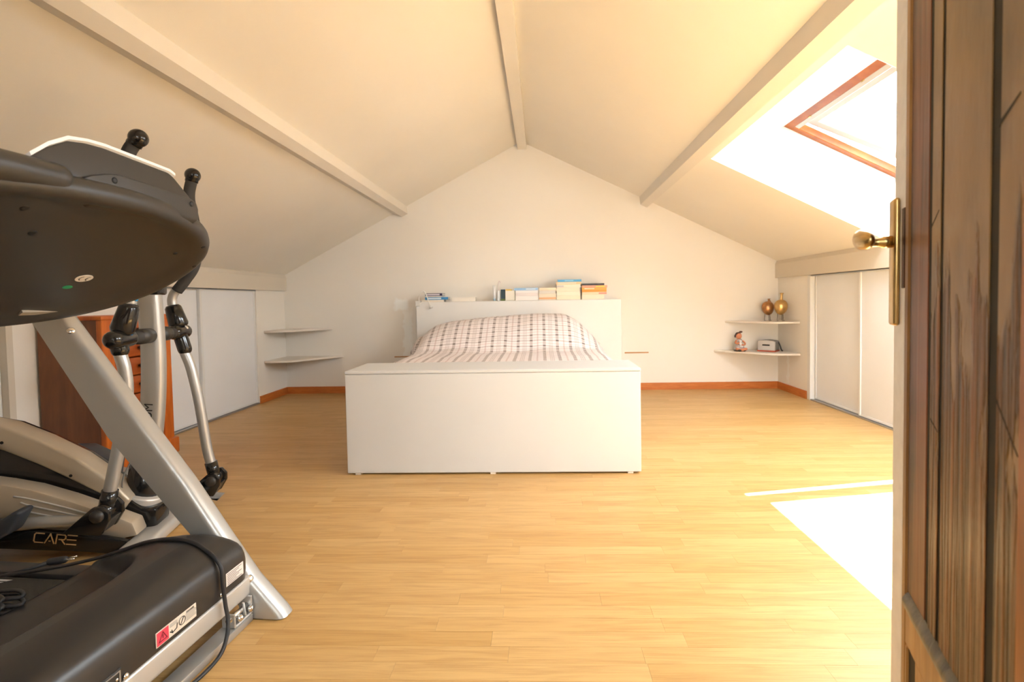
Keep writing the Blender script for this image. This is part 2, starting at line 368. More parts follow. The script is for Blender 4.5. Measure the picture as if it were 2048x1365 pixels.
# ceiling: two slopes, the right one cut open for the skylight, with splayed reveals
OX0, OX1, OY0, OY1 = 1.2, 2.43, 2.01, 3.555
FX0, FX1 = 1.697, 2.64; fz = lambda x: 2.12+SR*(x-1.697)
ya, yb = YF-0.2, YB+0.15
def slab(x0, x1, y0, y1, zf, t=0.012):
    return [(x0, y0, zf(x0)), (x1, y0, zf(x1)), (x1, y1, zf(x1)), (x0, y1, zf(x0)), (x0, y0, zf(x0)+t), (x1, y0, zf(x1)+t), (x1, y1, zf(x1)+t), (x0, y1, zf(x0)+t)], box(0, 1, 0, 1, 0, 1)[1]
OPEN = [(OY0, OY1), (0.25, 1.62)]                         # along the room: the skylight in view and an unseen twin added to brighten the room
strips = [(ya, OPEN[1][0]), (OPEN[1][1], OPEN[0][0]), (OPEN[0][1], yb)]
ce = tag(mk('ceiling', join(slab(XL-0.3, XRG, ya, yb, zl), slab(XRG, OX0, ya, yb, zr), *[slab(OX0, OX1, a_+(0.004 if a_ > 0 else 0), b_-(0.004 if b_ < 5 else 0), zr) for a_, b_ in strips], slab(OX1, XR+0.3, ya, yb, zr)), M_CEIL),
         'cream painted sloping attic ceiling', 'ceiling', kind='structure')
for oy0, oy1 in OPEN:
    rv = ([(OX0, oy0, zr(OX0)), (OX0, oy1, zr(OX0)), (OX1, oy1, zr(OX1)), (OX1, oy0, zr(OX1)), (FX0, oy0, fz(FX0)), (FX0, oy1, fz(FX0)), (FX1, oy1, fz(FX1)), (FX1, oy0, fz(FX1)),
           (OX0-.02, oy0-.02, zr(OX0)+.06), (OX0-.02, oy1+.02, zr(OX0)+.06), (OX1+.02, oy1+.02, zr(OX1)+.06), (OX1+.02, oy0-.02, zr(OX1)+.06), (FX0-.02, oy0-.02, fz(FX0)+.02), (FX0-.02, oy1+.02, fz(FX0)+.02), (FX1+.02, oy1+.02, fz(FX1)+.02), (FX1+.02, oy0-.02, fz(FX1)+.02)],
          [[0, 1, 5, 4], [1, 2, 6, 5], [2, 3, 7, 6], [3, 0, 4, 7], [8, 12, 13, 9], [9, 13, 14, 10], [10, 14, 15, 11], [11, 15, 12, 8], [4, 5, 13, 12], [5, 6, 14, 13], [6, 7, 15, 14], [7, 4, 12, 15]])
    mk('skylight_reveal', rv, M_REVEAL, ce, label='white painted reveal of the skylight')

# boxed beams
tag(mk('trim_1', join(box(-0.212, -0.120, ya, yb, 2.51, 2.60)), M_BEAM), 'boxed ridge beam along the top of the ceiling', 'beam', kind='structure')
tag(mk('trim_2', prism([(-1.372, 1.876), (-1.433, 1.847), (-1.52, 1.876), (-1.46, 1.98), (-1.385, 1.99)], ya, yb), M_BEAM), 'boxed beam along the left ceiling slope', 'beam', kind='structure')
tag(mk('trim_3', prism([(1.043, 1.914), (1.109, 1.882), (1.155, 1.925), (1.12, 2.02), (1.03, 2.02)], ya, yb), M_BEAM), 'boxed beam along the right ceiling slope beside the skylight', 'beam', kind='structure')
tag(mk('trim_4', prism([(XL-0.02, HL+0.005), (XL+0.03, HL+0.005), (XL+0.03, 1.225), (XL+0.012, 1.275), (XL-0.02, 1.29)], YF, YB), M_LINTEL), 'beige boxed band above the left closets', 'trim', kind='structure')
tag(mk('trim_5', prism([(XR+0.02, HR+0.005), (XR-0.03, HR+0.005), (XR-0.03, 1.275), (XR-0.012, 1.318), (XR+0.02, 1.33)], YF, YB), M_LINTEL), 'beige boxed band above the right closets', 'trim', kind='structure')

# baseboards
bb = tag(mk('baseboard_back', join(box(XL, -1.09, YB-0.012, YB, 0, 0.072), box(0.945, XR, YB-0.012, YB, 0, 0.072)), M_BASEB), 'orange brown baseboard along the wall behind the bed', 'baseboard', kind='structure')
mk('board', box(0.50, 0.944, YB-0.014, YB, 0, 0.068), M_BASEB2, bb, label='lighter ochre length of baseboard')
tag(mk('baseboard_left', box(XL, XL+0.012, CL0+0.005, YB-0.012, 0, 0.072), M_BASEB), 'short orange baseboard beside the left closet', 'baseboard', kind='structure')
tag(mk('baseboard_right', box(XR-0.012, XR, RC0+0.02, YB-0.012, 0, 0.072), M_BASEB), 'short orange baseboard beside the right closet', 'baseboard', kind='structure')

# ------------------------------------------------------------------ closets: sliding doors on tracks
def sliding_door(name, label, side, y0, y1, depth, h):
    """side -1: left wall, +1: right wall; depth = distance of the door face behind the wall face"""
    s = side; X = XL if s < 0 else XR; x0 = X+s*depth; x1 = x0+s*0.018
    t = thing(name, label, 'closet door', (0, 0, 0)); t['kind'] = 'structure'
    lo, hi = min(x0, x1), max(x0, x1)
    mk('panel', box(lo+0.003, hi-0.003, y0+0.01, y1-0.01, 0.022, h-0.012), M_CLOSET, t)
    for a, b in ((y0, y0+0.022), (y1-0.022, y1)): bev('stile', box(lo-0.004, hi+0.004, a, b, 0.016, h-0.006), M_PROFILE, t, 0.003, 1)
    mk('rail', box(lo, hi, y0+0.02, y1-0.02, 0.016, 0.03), M_PROFILE, t); mk('rail', box(lo, hi, y0+0.02, y1-0.02, h-0.016, h-0.006), M_PROFILE, t)
    return t
sliding_door('door_1', 'white sliding closet door nearest the left corner shelves', -1, 3.915, CL0-0.003, 0.012, HL)
sliding_door('door_2', 'white sliding closet door behind the elliptical handlebar', -1, CL1+0.003, 3.94, 0.036, HL)
sliding_door('door_3', 'white sliding closet door at the left picture edge', -1, 1.55, CL2-0.03, 0.036, HL)
sliding_door('door_4', 'white sliding closet door nearest the right corner shelves', 1, 3.905, RC0-0.045, 0.036, HR)
sliding_door('door_5', 'white sliding closet door beside the open wooden door', 1, 3.1, 3.925, 0.012, HR)
sliding_door('door_6', 'white sliding closet door hidden by the open wooden door', 1, 2.3, 3.12, 0.036, HR)
tag(mk('trim_6', join(box(XL-0.06, XL+0.002, CL1, CL0, 0.0005, 0.012), box(XL-0.06, XL, CL1, CL0, HL-0.006, HL+0.006)), M_TRACK), 'grey metal track of the left closet doors', 'track', kind='structure')
tag(mk('trim_7', join(box(XR-0.002, XR+0.06, RC1, RC0-0.03, 0.0005, 0.012), box(XR, XR+0.06, RC1, RC0, HR-0.006, HR+0.006)), M_TRACK), 'grey metal track of the right closet doors', 'track', kind='structure')
tag(mk('trim_8', box(XR-0.006, XR+0.06, RC0-0.042, RC0+0.004, 0, HR), M_PROFILE), 'white jamb at the far end of the right closet', 'trim', kind='structure')
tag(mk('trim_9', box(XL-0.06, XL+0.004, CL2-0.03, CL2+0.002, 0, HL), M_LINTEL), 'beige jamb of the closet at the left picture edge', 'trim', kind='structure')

# ------------------------------------------------------------------ skylight
al = math.atan(-SR); WD = Vector((math.cos(al), 0, -math.sin(al)))
def skylight(name, label, oy0, oy1):
    win = thing(name, label, 'skylight'); win['kind'] = 'structure'
    WO = Vector((FX0, oy0, fz(FX0))); WL = (FX1-FX0)/math.cos(al); WW = oy1-oy0
    WM = frame(WO, WD, (0, 1, 0))
    def wbar(n, s0, s1, y0, y1, n0, n1, m, M=WM, r=0.004): return bev(n, xf(box(s0, s1, y0, y1, n0, n1), M), m, win, r, 1)
    wbar('frame_bar', -0.02, 0.055, -0.02, WW+0.02, -0.0, 0.12, M_PINE); wbar('frame_bar', WL-0.05, WL+0.02, -0.02, WW+0.02, 0, 0.09, M_PINE)
    wbar('frame_bar', 0.05, WL-0.05, -0.02, 0.05, 0, 0.10, M_PINE); wbar('frame_bar', 0.05, WL-0.05, WW-0.05, WW+0.02, 0, 0.05, M_PINE)
    wbar('blind_rail', 0.052, 0.085, 0.06, WW-0.055, 0.0, 0.03, M_SASH, r=0.002)
    for q in (0.16, 0.5, 0.84): wbar('rail_clip', 0.048, 0.056, q*WW-0.012, q*WW+0.012, -0.004, 0.006, M_BRASS, r=0.001)
    SM = WM @ Matrix.Translation((0.07, 0, 0.05)) @ Matrix.Rotation(math.radians(-3.0), 4, 'Y') @ Matrix.Translation((-0.07, 0, -0.05))
    g0, g1 = 0.085, WW-0.085
    wbar('sash_bar', 0.075, 0.15, g0, g1, 0.04, 0.09, M_SASH, SM); wbar('sash_bar', WL-0.15, WL-0.06, g0, g1, 0.04, 0.09, M_SASH, SM)
    wbar('sash_bar', 0.14, WL-0.14, g0, g0+0.07, 0.04, 0.09, M_SASH, SM); wbar('sash_bar', 0.14, WL-0.14, g1-0.07, g1, 0.04, 0.09, M_SASH, SM)
    wbar('sash_edge', 0.075, WL-0.06, g1-0.004, g1+0.012, 0.045, 0.085, M_PINE, SM, 0.002)
    mk('pane', xf(box(0.14, WL-0.14, g0+0.06, g1-0.06, 0.066, 0.070), SM), M_GLASS, win)
    po_d = bpy.data.lights.new('sky_portal', 'AREA'); po_d.shape = 'RECTANGLE'; po_d.size = WL; po_d.size_y = WW; po_d.cycles.is_portal = True
    po = bpy.data.objects.new('sky_portal', po_d); COL.objects.link(po)
    po.matrix_world = Matrix.Translation(WM @ Vector((WL/2, WW/2, 0.14))) @ WM.to_3x3().to_4x4()
skylight('window_1', 'pine roof window tilted open in the right slope', *OPEN[0])
skylight('added_window_2', 'unseen roof window added for light behind the open wooden door', *OPEN[1])  # out of view; added to bring more daylight into the room

# ------------------------------------------------------------------ open entrance door
def old_door_material(name, c1, c2, c3, crack=0.6):
    t = NT(name); t.b.inputs['Roughness'].default_value = 0.42
    tc = t.n('ShaderNodeTexCoord'); mp = t.n('ShaderNodeMapping'); mp.inputs['Scale'].default_value = (26, 26, 1.6); t.l(tc.outputs['Object'], mp.inputs['Vector'])
    n1 = t.n('ShaderNodeTexNoise', i_Scale=1.0, i_Detail=6.0, i_Distortion=0.8); t.l(mp.outputs[0], n1.inputs['Vector'])
    n2 = t.n('ShaderNodeTexNoise', i_Scale=7.0, i_Detail=5.0); t.l(tc.outputs['Object'], n2.inputs['Vector'])
    f = t.math('ADD', t.math('MULTIPLY', n1.outputs[0], 0.6), t.math('MULTIPLY', n2.outputs[0], 0.4))
    t.l(t.ramp(f, [(0.36, c1), (0.5, c2), (0.63, c3)]), t.b.inputs['Base Color'])
    bp = t.n('ShaderNodeBump', i_Strength=crack, i_Distance=0.012); t.l(f, bp.inputs['Height']); t.l(bp.outputs[0], t.b.inputs['Normal'])
    return t.m
def eroded_boards():
    """smooth ochre varnish above, splintered bare wood below an uneven line"""
    t = NT('flaking_varnished_boards'); t.b.inputs['Roughness'].default_value = 0.40
    tc = t.n('ShaderNodeTexCoord'); sp = t.n('ShaderNodeSeparateXYZ'); t.l(tc.outputs['Object'], sp.inputs[0])
    def noise(scale, detail=5.0, dist=0.0):
        mp = t.n('ShaderNodeMapping'); mp.inputs['Scale'].default_value = scale; t.l(tc.outputs['Object'], mp.inputs['Vector'])
        n_ = t.n('ShaderNodeTexNoise', i_Scale=1.0, i_Detail=detail, i_Distortion=dist); t.l(mp.outputs[0], n_.inputs['Vector']); return n_.outputs[0]
    blot = noise((9, 9, 3.5)); streak = noise((75, 75, 2.2), 6.0, 0.7); edge = noise((30, 30, 5), 4.0); fine = noise((190, 190, 9), 4.0, 0.5)
    smooth = t.ramp(blot, [(0.32, lin(104, 80, 50)), (0.5, lin(136, 104, 62)), (0.68, lin(152, 118, 74))])
    rough = t.ramp(t.math('ADD', t.math('MULTIPLY', streak, 0.7), t.math('MULTIPLY', fine, 0.3)), [(0.34, lin(36, 28, 18)), (0.44, lin(92, 66, 40)), (0.54, lin(118, 80, 46)), (0.63, lin(150, 92, 46)), (0.72, lin(196, 156, 100))])
    h = t.math('ADD', sp.outputs[2], t.math('MULTIPLY', t.math('SUBTRACT', edge, 0.5), 1.1))
    mr = t.n('ShaderNodeMapRange', i_1=0.93, i_2=0.86); t.l(h, mr.inputs[0]); f = mr.outputs[0]
    t.l(t.mix(f, smooth, rough), t.b.inputs['Base Color'])
    hh = t.math('ADD', t.math('MULTIPLY', t.math('MULTIPLY', streak, f), 2.2), t.math('ADD', t.math('MULTIPLY', blot, 0.5), t.math('MULTIPLY', f, -0.25)))
    bp = t.n('ShaderNodeBump', i_Strength=0.9, i_Distance=0.010); t.l(hh, bp.inputs['Height']); t.l(bp.outputs[0], t.b.inputs['Normal'])
    return t.m
M_OLD1 = eroded_boards()
M_OLD2 = old_door_material('red_brown_stile_wood', lin(52, 28, 18), lin(104, 56, 32), lin(128, 72, 42), 0.3)
M_OLD3 = old_door_material('worn_ochre_wood', lin(120, 84, 46), lin(152, 110, 62), lin(174, 132, 80), 0.3)
M_OLDG = old_door_material('grey_green_weathered_edge', lin(66, 62, 50), lin(104, 96, 78), lin(128, 116, 92), 0.4)
M_OLDD = mat('dark_board_gap', lin(42, 37, 26), 0.8)
M_OLDO = old_door_material('orange_worn_wood', lin(120, 66, 28), lin(150, 88, 40), lin(176, 110, 54), 0.3)
M_DOORW = mat('chipped_white_door_paint', (0.88, 0.87, 0.89), 0.5, var=0.05, vscale=30, bump=0.2, bscale=60)
dr = thing('door_7', 'old flaking brown wooden entrance door standing open at right', 'door', (0.662, 0.95, 0.0)); dr['kind'] = 'structure'
du = Vector((0.37, 0.93, 0)).normalized()               # from hinge to free edge
dr.rotation_euler = (0, 0, math.atan2(-du.y, -du.x))    # local +x runs from the free edge to the hinge
VIS = -1                                                 # local -y is the side facing the doorway
def dbox(x0, x1, n0, n1, z0, z1):
    a, b = sorted((VIS*n0, VIS*n1)); return box(x0, x1, a, b, z0, z1)
DW, DT, LZ = 0.895, 2.02, 0.437
bev('leaf', dbox(0.0, DW, -0.034, 0.0, 0.008, DT), M_DOORW, dr, 0.002, 1, label='white painted door leaf')
bev('edge_strip', dbox(0.0, 0.066, 0.0002, 0.006, 0.008, DT), M_DOORW, dr, 0.002, 1, label='white painted edge strip')
bev('arris', dbox(0.0665, 0.088, 0.0002, 0.0065, 0.01, DT-0.01), M_OLD3, dr, 0.003, 1)
bev('stile', dbox(0.0885, 0.176, 0.0002, 0.0036, LZ, DT-0.01), M_OLD2, dr, 0.001, 1)
mk('backing', dbox(0.17, DW-0.01, 0.0001, 0.0022, LZ, DT-0.01), M_OLDD, dr)
for a, b, n, m in ((0.192, 0.228, 0.0040, M_OLD1), (0.240, 0.384, 0.0040, M_OLD1), (0.407, 0.461, 0.0040, M_OLD1), (0.4625, 0.52, 0.0060, M_OLDO), (0.53, 0.66, 0.0040, M_OLD1), (0.67, 0.80, 0.0040, M_OLD1), (0.81, DW-0.005, 0.005, M_OLDO)):
    bev('board', dbox(a, b, 0.0023, n, LZ, DT-0.01), m, dr, 0.0008, 1)
# deep splits in the boards
for x0, z0, dx, dz, w in ((0.405, 1.135, 0.045, 0.018, 0.006), (0.407, 0.83, 0.05, -0.05, 0.004), (0.192, 1.05, 0.03, 0.02, 0.003), (0.196, 0.76, 0.03, -0.012, 0.003)):
    mk('split', prism([(x0, z0-w/2), (x0+dx, z0+dz-w*0.2), (x0+dx, z0+dz+w*0.2), (x0, z0+w/2)], *sorted((VIS*0.0035, VIS*0.0044))), M_OLDD, dr)
# ledge, rail below it and lower panel
bev('ledge', ([(x, VIS*n, z) for x in (0.0885, DW) for z, n in ((LZ, 0.0003), (LZ-0.004, 0.006), (LZ-0.014, 0.012), (LZ-0.026, 0.011), (LZ-0.030, 0.0003))],
     [[i, (i+1) % 5, 5+(i+1) % 5, 5+i] for i in range(5)]+[list(range(5)), list(range(5, 10))[::-1]]), M_OLDG, dr, 0.002, 1)
bev('lower_rail', dbox(0.0885, DW, 0.0002, 0.0066, 0.345, LZ-0.031), M_OLD3, dr, 0.003, 1)
bev('lower_stile', dbox(0.0885, 0.10, 0.0002, 0.0066, 0.02, 0.344), M_OLD3, dr, 0.003, 1)
bev('lower_stile', dbox(0.1005, 0.135, 0.0002, 0.003, 0.02, 0.344), M_OLDD, dr, 0.002, 1)
for a, b in ((0.136, 0.24), (0.242, 0.36), (0.362, 0.56), (0.562, DW-0.01)): bev('lower_board', dbox(a, b, 0.0002, 0.0045, 0.05, 0.344), M_OLD3, dr, 0.003, 1)
bev('bottom_rail', dbox(0.136, DW, 0.0002, 0.0066, 0.009, 0.049), M_OLD2, dr, 0.003, 1)
bev('lock_plate', dbox(0.050, 0.0655, 0.005, 0.0072, 0.96, 1.10), M_OLD2, dr, 0.001, 1)
hd = bev('back_plate', dbox(0.004, 0.040, 0.006, 0.016, 0.893, 1.122), M_BRASS, dr, 0.005, 3, label='antique brass back plate')
V_ = lambda x, n, z: (x, VIS*n, z)
mk('neck', lathe([(0.011, 0), (0.011, 0.012), (0.008, 0.018), (0.008, 0.034), (0.011, 0.038)], 18, V_(0.022, 0.0155, 1.045), (0, VIS, 0)), M_BRASS, hd, True)
pth = catmull([V_(0.010, 0.054, 1.046), V_(0.022, 0.060, 1.048), V_(0.045, 0.067, 1.050), V_(0.075, 0.070, 1.046), V_(0.105, 0.067, 1.042), V_(0.120, 0.065, 1.041)], 5)
n_ = len(pth); rr_ = [max(0.05, math.sin(PI*min(0.985, (i+0.5)/n_)))**0.5 for i in range(n_)]
mk('lever', tube(pth, [(max(0.002, 0.013*r_), max(0.002, 0.018*r_)) for r_ in rr_], 16, up=(0, 0, 1)), M_BRASS, hd, True, 'antique brass lever handle')

# ------------------------------------------------------------------ corner shelves
def corner_shelf(label, pts, z):
    return tag(bev('corner_shelf', prism(pts, z-0.019, z, 'xy'), M_SHELF, None, 0.003, 1), label, 'shelf')
corner_shelf('upper white corner shelf on the left, empty', [(XL, YB), (XL, 4.80), (XL+0.07, 4.78), (XL+0.24, 4.85), (-2.207, YB)], 0.695)
corner_shelf('lower white corner shelf on the left, empty', [(XL, YB), (XL, 4.79), (XL+0.10, 4.76), (XL+0.27, 4.80), (-2.09, YB)], 0.400)
corner_shelf('upper white corner shelf on the right carrying metal birds', [(XR, YB), (1.895, YB), (XR-0.24, 4.85), (XR-0.07, 4.78), (XR, 4.78)], 0.705)
corner_shelf('lower white corner shelf on the right carrying figurine and radio', [(XR, YB), (1.78, YB), (XR-0.24, 4.80), (XR-0.10, 4.77), (XR, 4.77)], 0.405)
tag(bev('wall_batten', box(0.865, 1.112, YB-0.012, YB, 0.384, 0.394), M_TABWOOD, None, 0.002, 1), 'thin brown wooden batten on the wall right of the bed', 'batten')
tag(bev('wall_batten', box(-1.55, -1.30, YB-0.012, YB, 0.374, 0.384), M_TABWOOD, None, 0.002, 1), 'thin brown wooden batten on the wall left of the bed', 'batten')

# ------------------------------------------------------------------ chest of drawers (tall, narrow)
CX0, CX1, CY0, CY1, CH = -2.70, -2.34, 2.585, 3.075, 0.905
ch = thing('chest_of_drawers', 'narrow tall orange brown wooden chest of drawers against the left wall', 'chest', (CX1, (CY0+CY1)/2, 0))
cb = lambda x0, x1, y0, y1, z0, z1: box(x0-CX1, x1-CX1, y0-(CY0+CY1)/2, y1-(CY0+CY1)/2, z0, z1)
bev('side_panel', cb(CX0, CX1-0.03, CY0, CY0+0.02, 0.06, CH-0.02), M_CHESTS, ch, 0.002, 1); bev('side_panel', cb(CX0, CX1-0.03, CY1-0.02, CY1, 0.06, CH-0.02), M_CHESTS, ch, 0.002, 1)
mk('back_panel', cb(CX0, CX0+0.015, CY0+0.02, CY1-0.02, 0.06, CH-0.02), M_CHESTS, ch)
bev('stile', cb(CX1-0.032, CX1, CY0-0.002, CY0+0.075, 0.06, CH-0.02), M_CHESTF, ch, 0.003, 1); bev('stile', cb(CX1-0.032, CX1, CY1-0.075, CY1+0.002, 0.06, CH-0.02), M_CHESTF, ch, 0.003, 1)
bev('top_board', cb(CX0, CX1+0.006, CY0-0.008, CY1+0.008, CH-0.022, CH), M_CHESTF, ch, 0.004, 2)
bev('plinth', cb(CX0, CX1+0.024, CY0-0.014, CY1+0.014, 0.025, 0.125), M_CHESTF, ch, 0.01, 2)
for yy in (CY0+0.01, CY1-0.06): bev('foot', cb(CX1-0.05, CX1+0.012, yy, yy+0.05, 0.0, 0.026), M_KNOB, ch, 0.004, 1)
for yy in (CY0+0.01, CY1-0.06): bev('foot', cb(CX0+0.01, CX0+0.06, yy, yy+0.05, 0.0, 0.026), M_KNOB, ch, 0.004, 1)
for i in range(7):
    z0 = 0.135+i*0.1062
    d = bev('drawer', cb(CX1-0.30, CX1-0.008, CY0+0.079, CY1-0.079, z0, z0+0.099), M_CHESTD, ch, 0.004, 2)
    mk('knob', lathe([(0.006, 0), (0.006, 0.010), (0.013, 0.016), (0.014, 0.022), (0.008, 0.027), (0.001, 0.028)], 12, (-0.010, 0, z0+0.05), (1, 0, 0)), M_KNOB, d, True)
mk('carcass_core', cb(CX0+0.02, CX1-0.05, CY0+0.022, CY1-0.022, 0.07, 0.13), M_CHESTS, ch)

# ------------------------------------------------------------------ bed
BX0, BX1 = -1.082, 0.532
bed = thing('bed', 'low white double bed with box footboard and wide headboard', 'bed', (-0.275, 2.70, 0))
bx = lambda x0, x1, y0, y1, z0, z1: box(x0+0.275, x1+0.275, y0-2.70, y1-2.70, z0, z1)
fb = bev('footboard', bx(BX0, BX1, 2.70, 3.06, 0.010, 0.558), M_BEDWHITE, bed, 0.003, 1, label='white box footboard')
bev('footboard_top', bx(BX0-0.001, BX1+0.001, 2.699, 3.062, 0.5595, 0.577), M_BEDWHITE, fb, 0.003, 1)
for xx in (-1.04, -0.29, 0.46): mk('glide', bx(xx, xx+0.03, 2.705, 2.735, 0.0, 0.011), M_STICK, fb)
mk('plinth', bx(BX0+0.02, BX1-0.02, 2.74, 3.04, 0.0, 0.010), M_DARKGAP, fb)
hb = bev('headboard', bx(-1.238, 0.792, 4.935, YB-0.016, 0.0, 0.950), M_HEADW, bed, 0.004, 1, label='wide white headboard with a shelf top')
for s in (0, 1):
    a = BX0+0.03 if s == 0 else BX1-0.055
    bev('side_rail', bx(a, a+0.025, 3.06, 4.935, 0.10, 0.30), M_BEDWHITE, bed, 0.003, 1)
bev('mattress', bx(BX0+0.06, BX1-0.06, 3.07, 4.925, 0.24, 0.475), M_SHEET, bed, 0.04, 3)
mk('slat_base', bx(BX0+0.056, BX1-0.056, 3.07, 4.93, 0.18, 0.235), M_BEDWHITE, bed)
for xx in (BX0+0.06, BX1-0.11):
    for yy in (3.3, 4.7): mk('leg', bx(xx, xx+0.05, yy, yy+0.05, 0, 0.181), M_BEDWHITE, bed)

# plaid bedspread: a draped sheet with the pillows' mound at the head
def plaid_material():
    t = NT('brown_check_cotton'); t.b.inputs['Roughness'].default_value = 0.9
    uv = t.n('ShaderNodeUVMap', uv_map='cloth'); sp = t.n('ShaderNodeSeparateXYZ'); t.l(uv.outputs[0], sp.inputs[0])
    def band(coord, centre, half, P):
        d = t.math('SUBTRACT', t.math('FRACT', t.math('ADD', t.math('DIVIDE', coord, P), 0.5-centre/P)), 0.5)
        return t.math('LESS_THAN', t.math('ABSOLUTE', d), half/P)
    def sets(c, P):
        k = P/0.214
        dark = t.math('MAXIMUM', band(c, 0.0, 0.0115*k, P), band(c, 0.107*k, 0.0115*k, P))
        thin = t.math('MAXIMUM', t.math('MAXIMUM', band(c, 0.041*k, 0.003*k, P), band(c, 0.053*k, 0.003*k, P)), band(c, 0.065*k, 0.003*k, P))
        red = band(c, 0.160*k, 0.006*k, P)
        return dark, thin, red
    col = (0.88, 0.80, 0.78, 1); darks = []
    for c, P, g in ((sp.outputs[0], 0.214, 0.40), (sp.outputs[1], 0.120, 0.34)):
        dk, th, rd = sets(c, P); darks.append(dk)
        col = t.mix(t.math('MULTIPLY', dk, g), col, (0.20, 0.125, 0.085, 1))
        col = t.mix(t.math('MULTIPLY', th, 0.30), col, (0.20, 0.12, 0.08, 1))
        col = t.mix(t.math('MULTIPLY', rd, 0.34), col, (0.45, 0.22, 0.18, 1))
    col = t.mix(t.math('MULTIPLY', t.math('MULTIPLY', darks[0], darks[1]), 0.68), col, (0.06, 0.03, 0.02, 1))
    t.l(col, t.b.inputs['Base Color'])
    n2 = t.n('ShaderNodeTexNoise', i_Scale=500.0); t.l(uv.outputs[0], n2.inputs['Vector'])
    bp = t.n('ShaderNodeBump', i_Strength=0.15, i_Distance=0.001); t.l(n2.outputs[0], bp.inputs['Height']); t.l(bp.outputs[0], t.b.inputs['Normal'])
    return t.m
def noise2(x, y, s=0):
    return (math.sin(7.3*x+3.1*y+s)+math.sin(11.9*y-4.7*x+2*s)+math.sin(17.0*x+9.5*y+1.3*s)*0.6+math.sin(23*y+13*x*math.sin(s+2))*0.4)/3
SX0, SX1, SY0, SY1 = -1.045, 0.495, 3.075, 4.925
RIDGE = [(-1.20, 0.50), (-1.137, 0.56), (-1.065, 0.642), (-0.971, 0.718), (-0.878, 0.749), (-0.647, 0.782), (-0.372, 0.80), (0.038, 0.821), (0.22, 0.809), (0.31, 0.767), (0.40, 0.683), (0.489, 0.591), (0.555, 0.50)]
def cloth_h(x, y):
    rg = (interp(x-0.03, RIDGE)+interp(x, RIDGE)+interp(x+0.03, RIDGE))/3
    p = sm(y, 3.96, 4.46)**0.9*(1-0.30*sm(y, 4.72, 4.92))
    base = 0.520+0.012*sm(y, 3.2, 3.7)
    z = base+max(0, rg-base)*p
    z += 0.005*noise2(x*1.2, y*1.5, 0.7)+0.007*sm(y, 3.8, 4.1)*(1-0.5*sm(y, 4.3, 4.5))*noise2(x*2.4, y*1.9, 2.2)
    z -= 0.016*math.exp(-((y-4.06-0.03*math.sin(6*x))/0.045)**2)*sm(0.8-abs(x+0.275), 0, 0.15)
    return z
NXC, NYC = 96, 90; V, Fc, UV = [], [], []
xs_ = []
for i in range(NXC+1):
    s = -0.20+(SX1-SX0+0.40)*i/NXC                       # arc length across, 0 at the left edge of the top
    xs_.append(s)
vy = 0; prev = None; vv = []
for j in range(NYC+1):
    yv = SY0+(SY1-SY0)*j/NYC; zc = cloth_h(-0.275, yv)
    if prev: vy += math.hypot(yv-prev[0], zc-prev[1])
    prev = (yv, zc); vv.append(vy)
for j in range(NYC+1):
    yv = SY0+(SY1-SY0)*j/NYC
    for s in xs_:
        w = SX1-SX0
        if s < 0: x = SX0-0.012*min(1, -s/0.05)-0.07*sm(yv, 4.0, 4.4)*min(1, -s/0.09)-0.02*abs(noise2(yv*2, s*3)); z = cloth_h(SX0, yv)+s*0.98; z = max(z, 0.31)
        elif s > w: x = SX1+0.012*min(1, (s-w)/0.05)+0.02*abs(noise2(yv*2.2, s*3, 1)); z = cloth_h(SX1, yv)-(s-w)*0.98; z = max(z, 0.31)
        else:
            x = SX0+s; z = cloth_h(x, yv)
            e = min(s, w-s)
            if e < 0.05: z -= 0.02*(1-e/0.05)**2
        V.append((x, yv, z)); UV.append((s, vv[j]))
W1 = NXC+1
for j in range(NYC):
    for i in range(NXC): Fc.append([j*W1+i, j*W1+i+1, (j+1)*W1+i+1, (j+1)*W1+i])
bs = mk('bedspread', (V, Fc), plaid_material(), None, True)
ul = bs.data.uv_layers.new(name='cloth')
for lp in bs.data.loops: ul.data[lp.index].uv = UV[lp.vertex_index]
sol = bs.modifiers.new('thickness', 'SOLIDIFY'); sol.thickness = 0.006; sol.offset = 1
tag(bs, 'white bedspread with brown checks pulled over the pillows', 'bedspread')
mk('sheet_corner', ([(0.53+0.275, 3.10-2.7, 0.34), (0.555+0.275, 3.10-2.7, 0.33), (0.56+0.275, 3.09-2.7, 0.27), (0.572+0.275, 3.085-2.7, 0.235), (0.545+0.275, 3.09-2.7, 0.25), (0.53+0.275, 3.10-2.7, 0.26),
                     (0.53+0.275, 3.13-2.7, 0.34), (0.555+0.275, 3.13-2.7, 0.33), (0.56+0.275, 3.12-2.7, 0.27), (0.572+0.275, 3.115-2.7, 0.235), (0.545+0.275, 3.12-2.7, 0.25), (0.53+0.275, 3.13-2.7, 0.26)],
                    [[0, 1, 2, 3, 4, 5], [11, 10, 9, 8, 7, 6]]+[[i, (i+1) % 6, 6+(i+1) % 6, 6+i] for i in range(6)]), M_SHEET, bed)

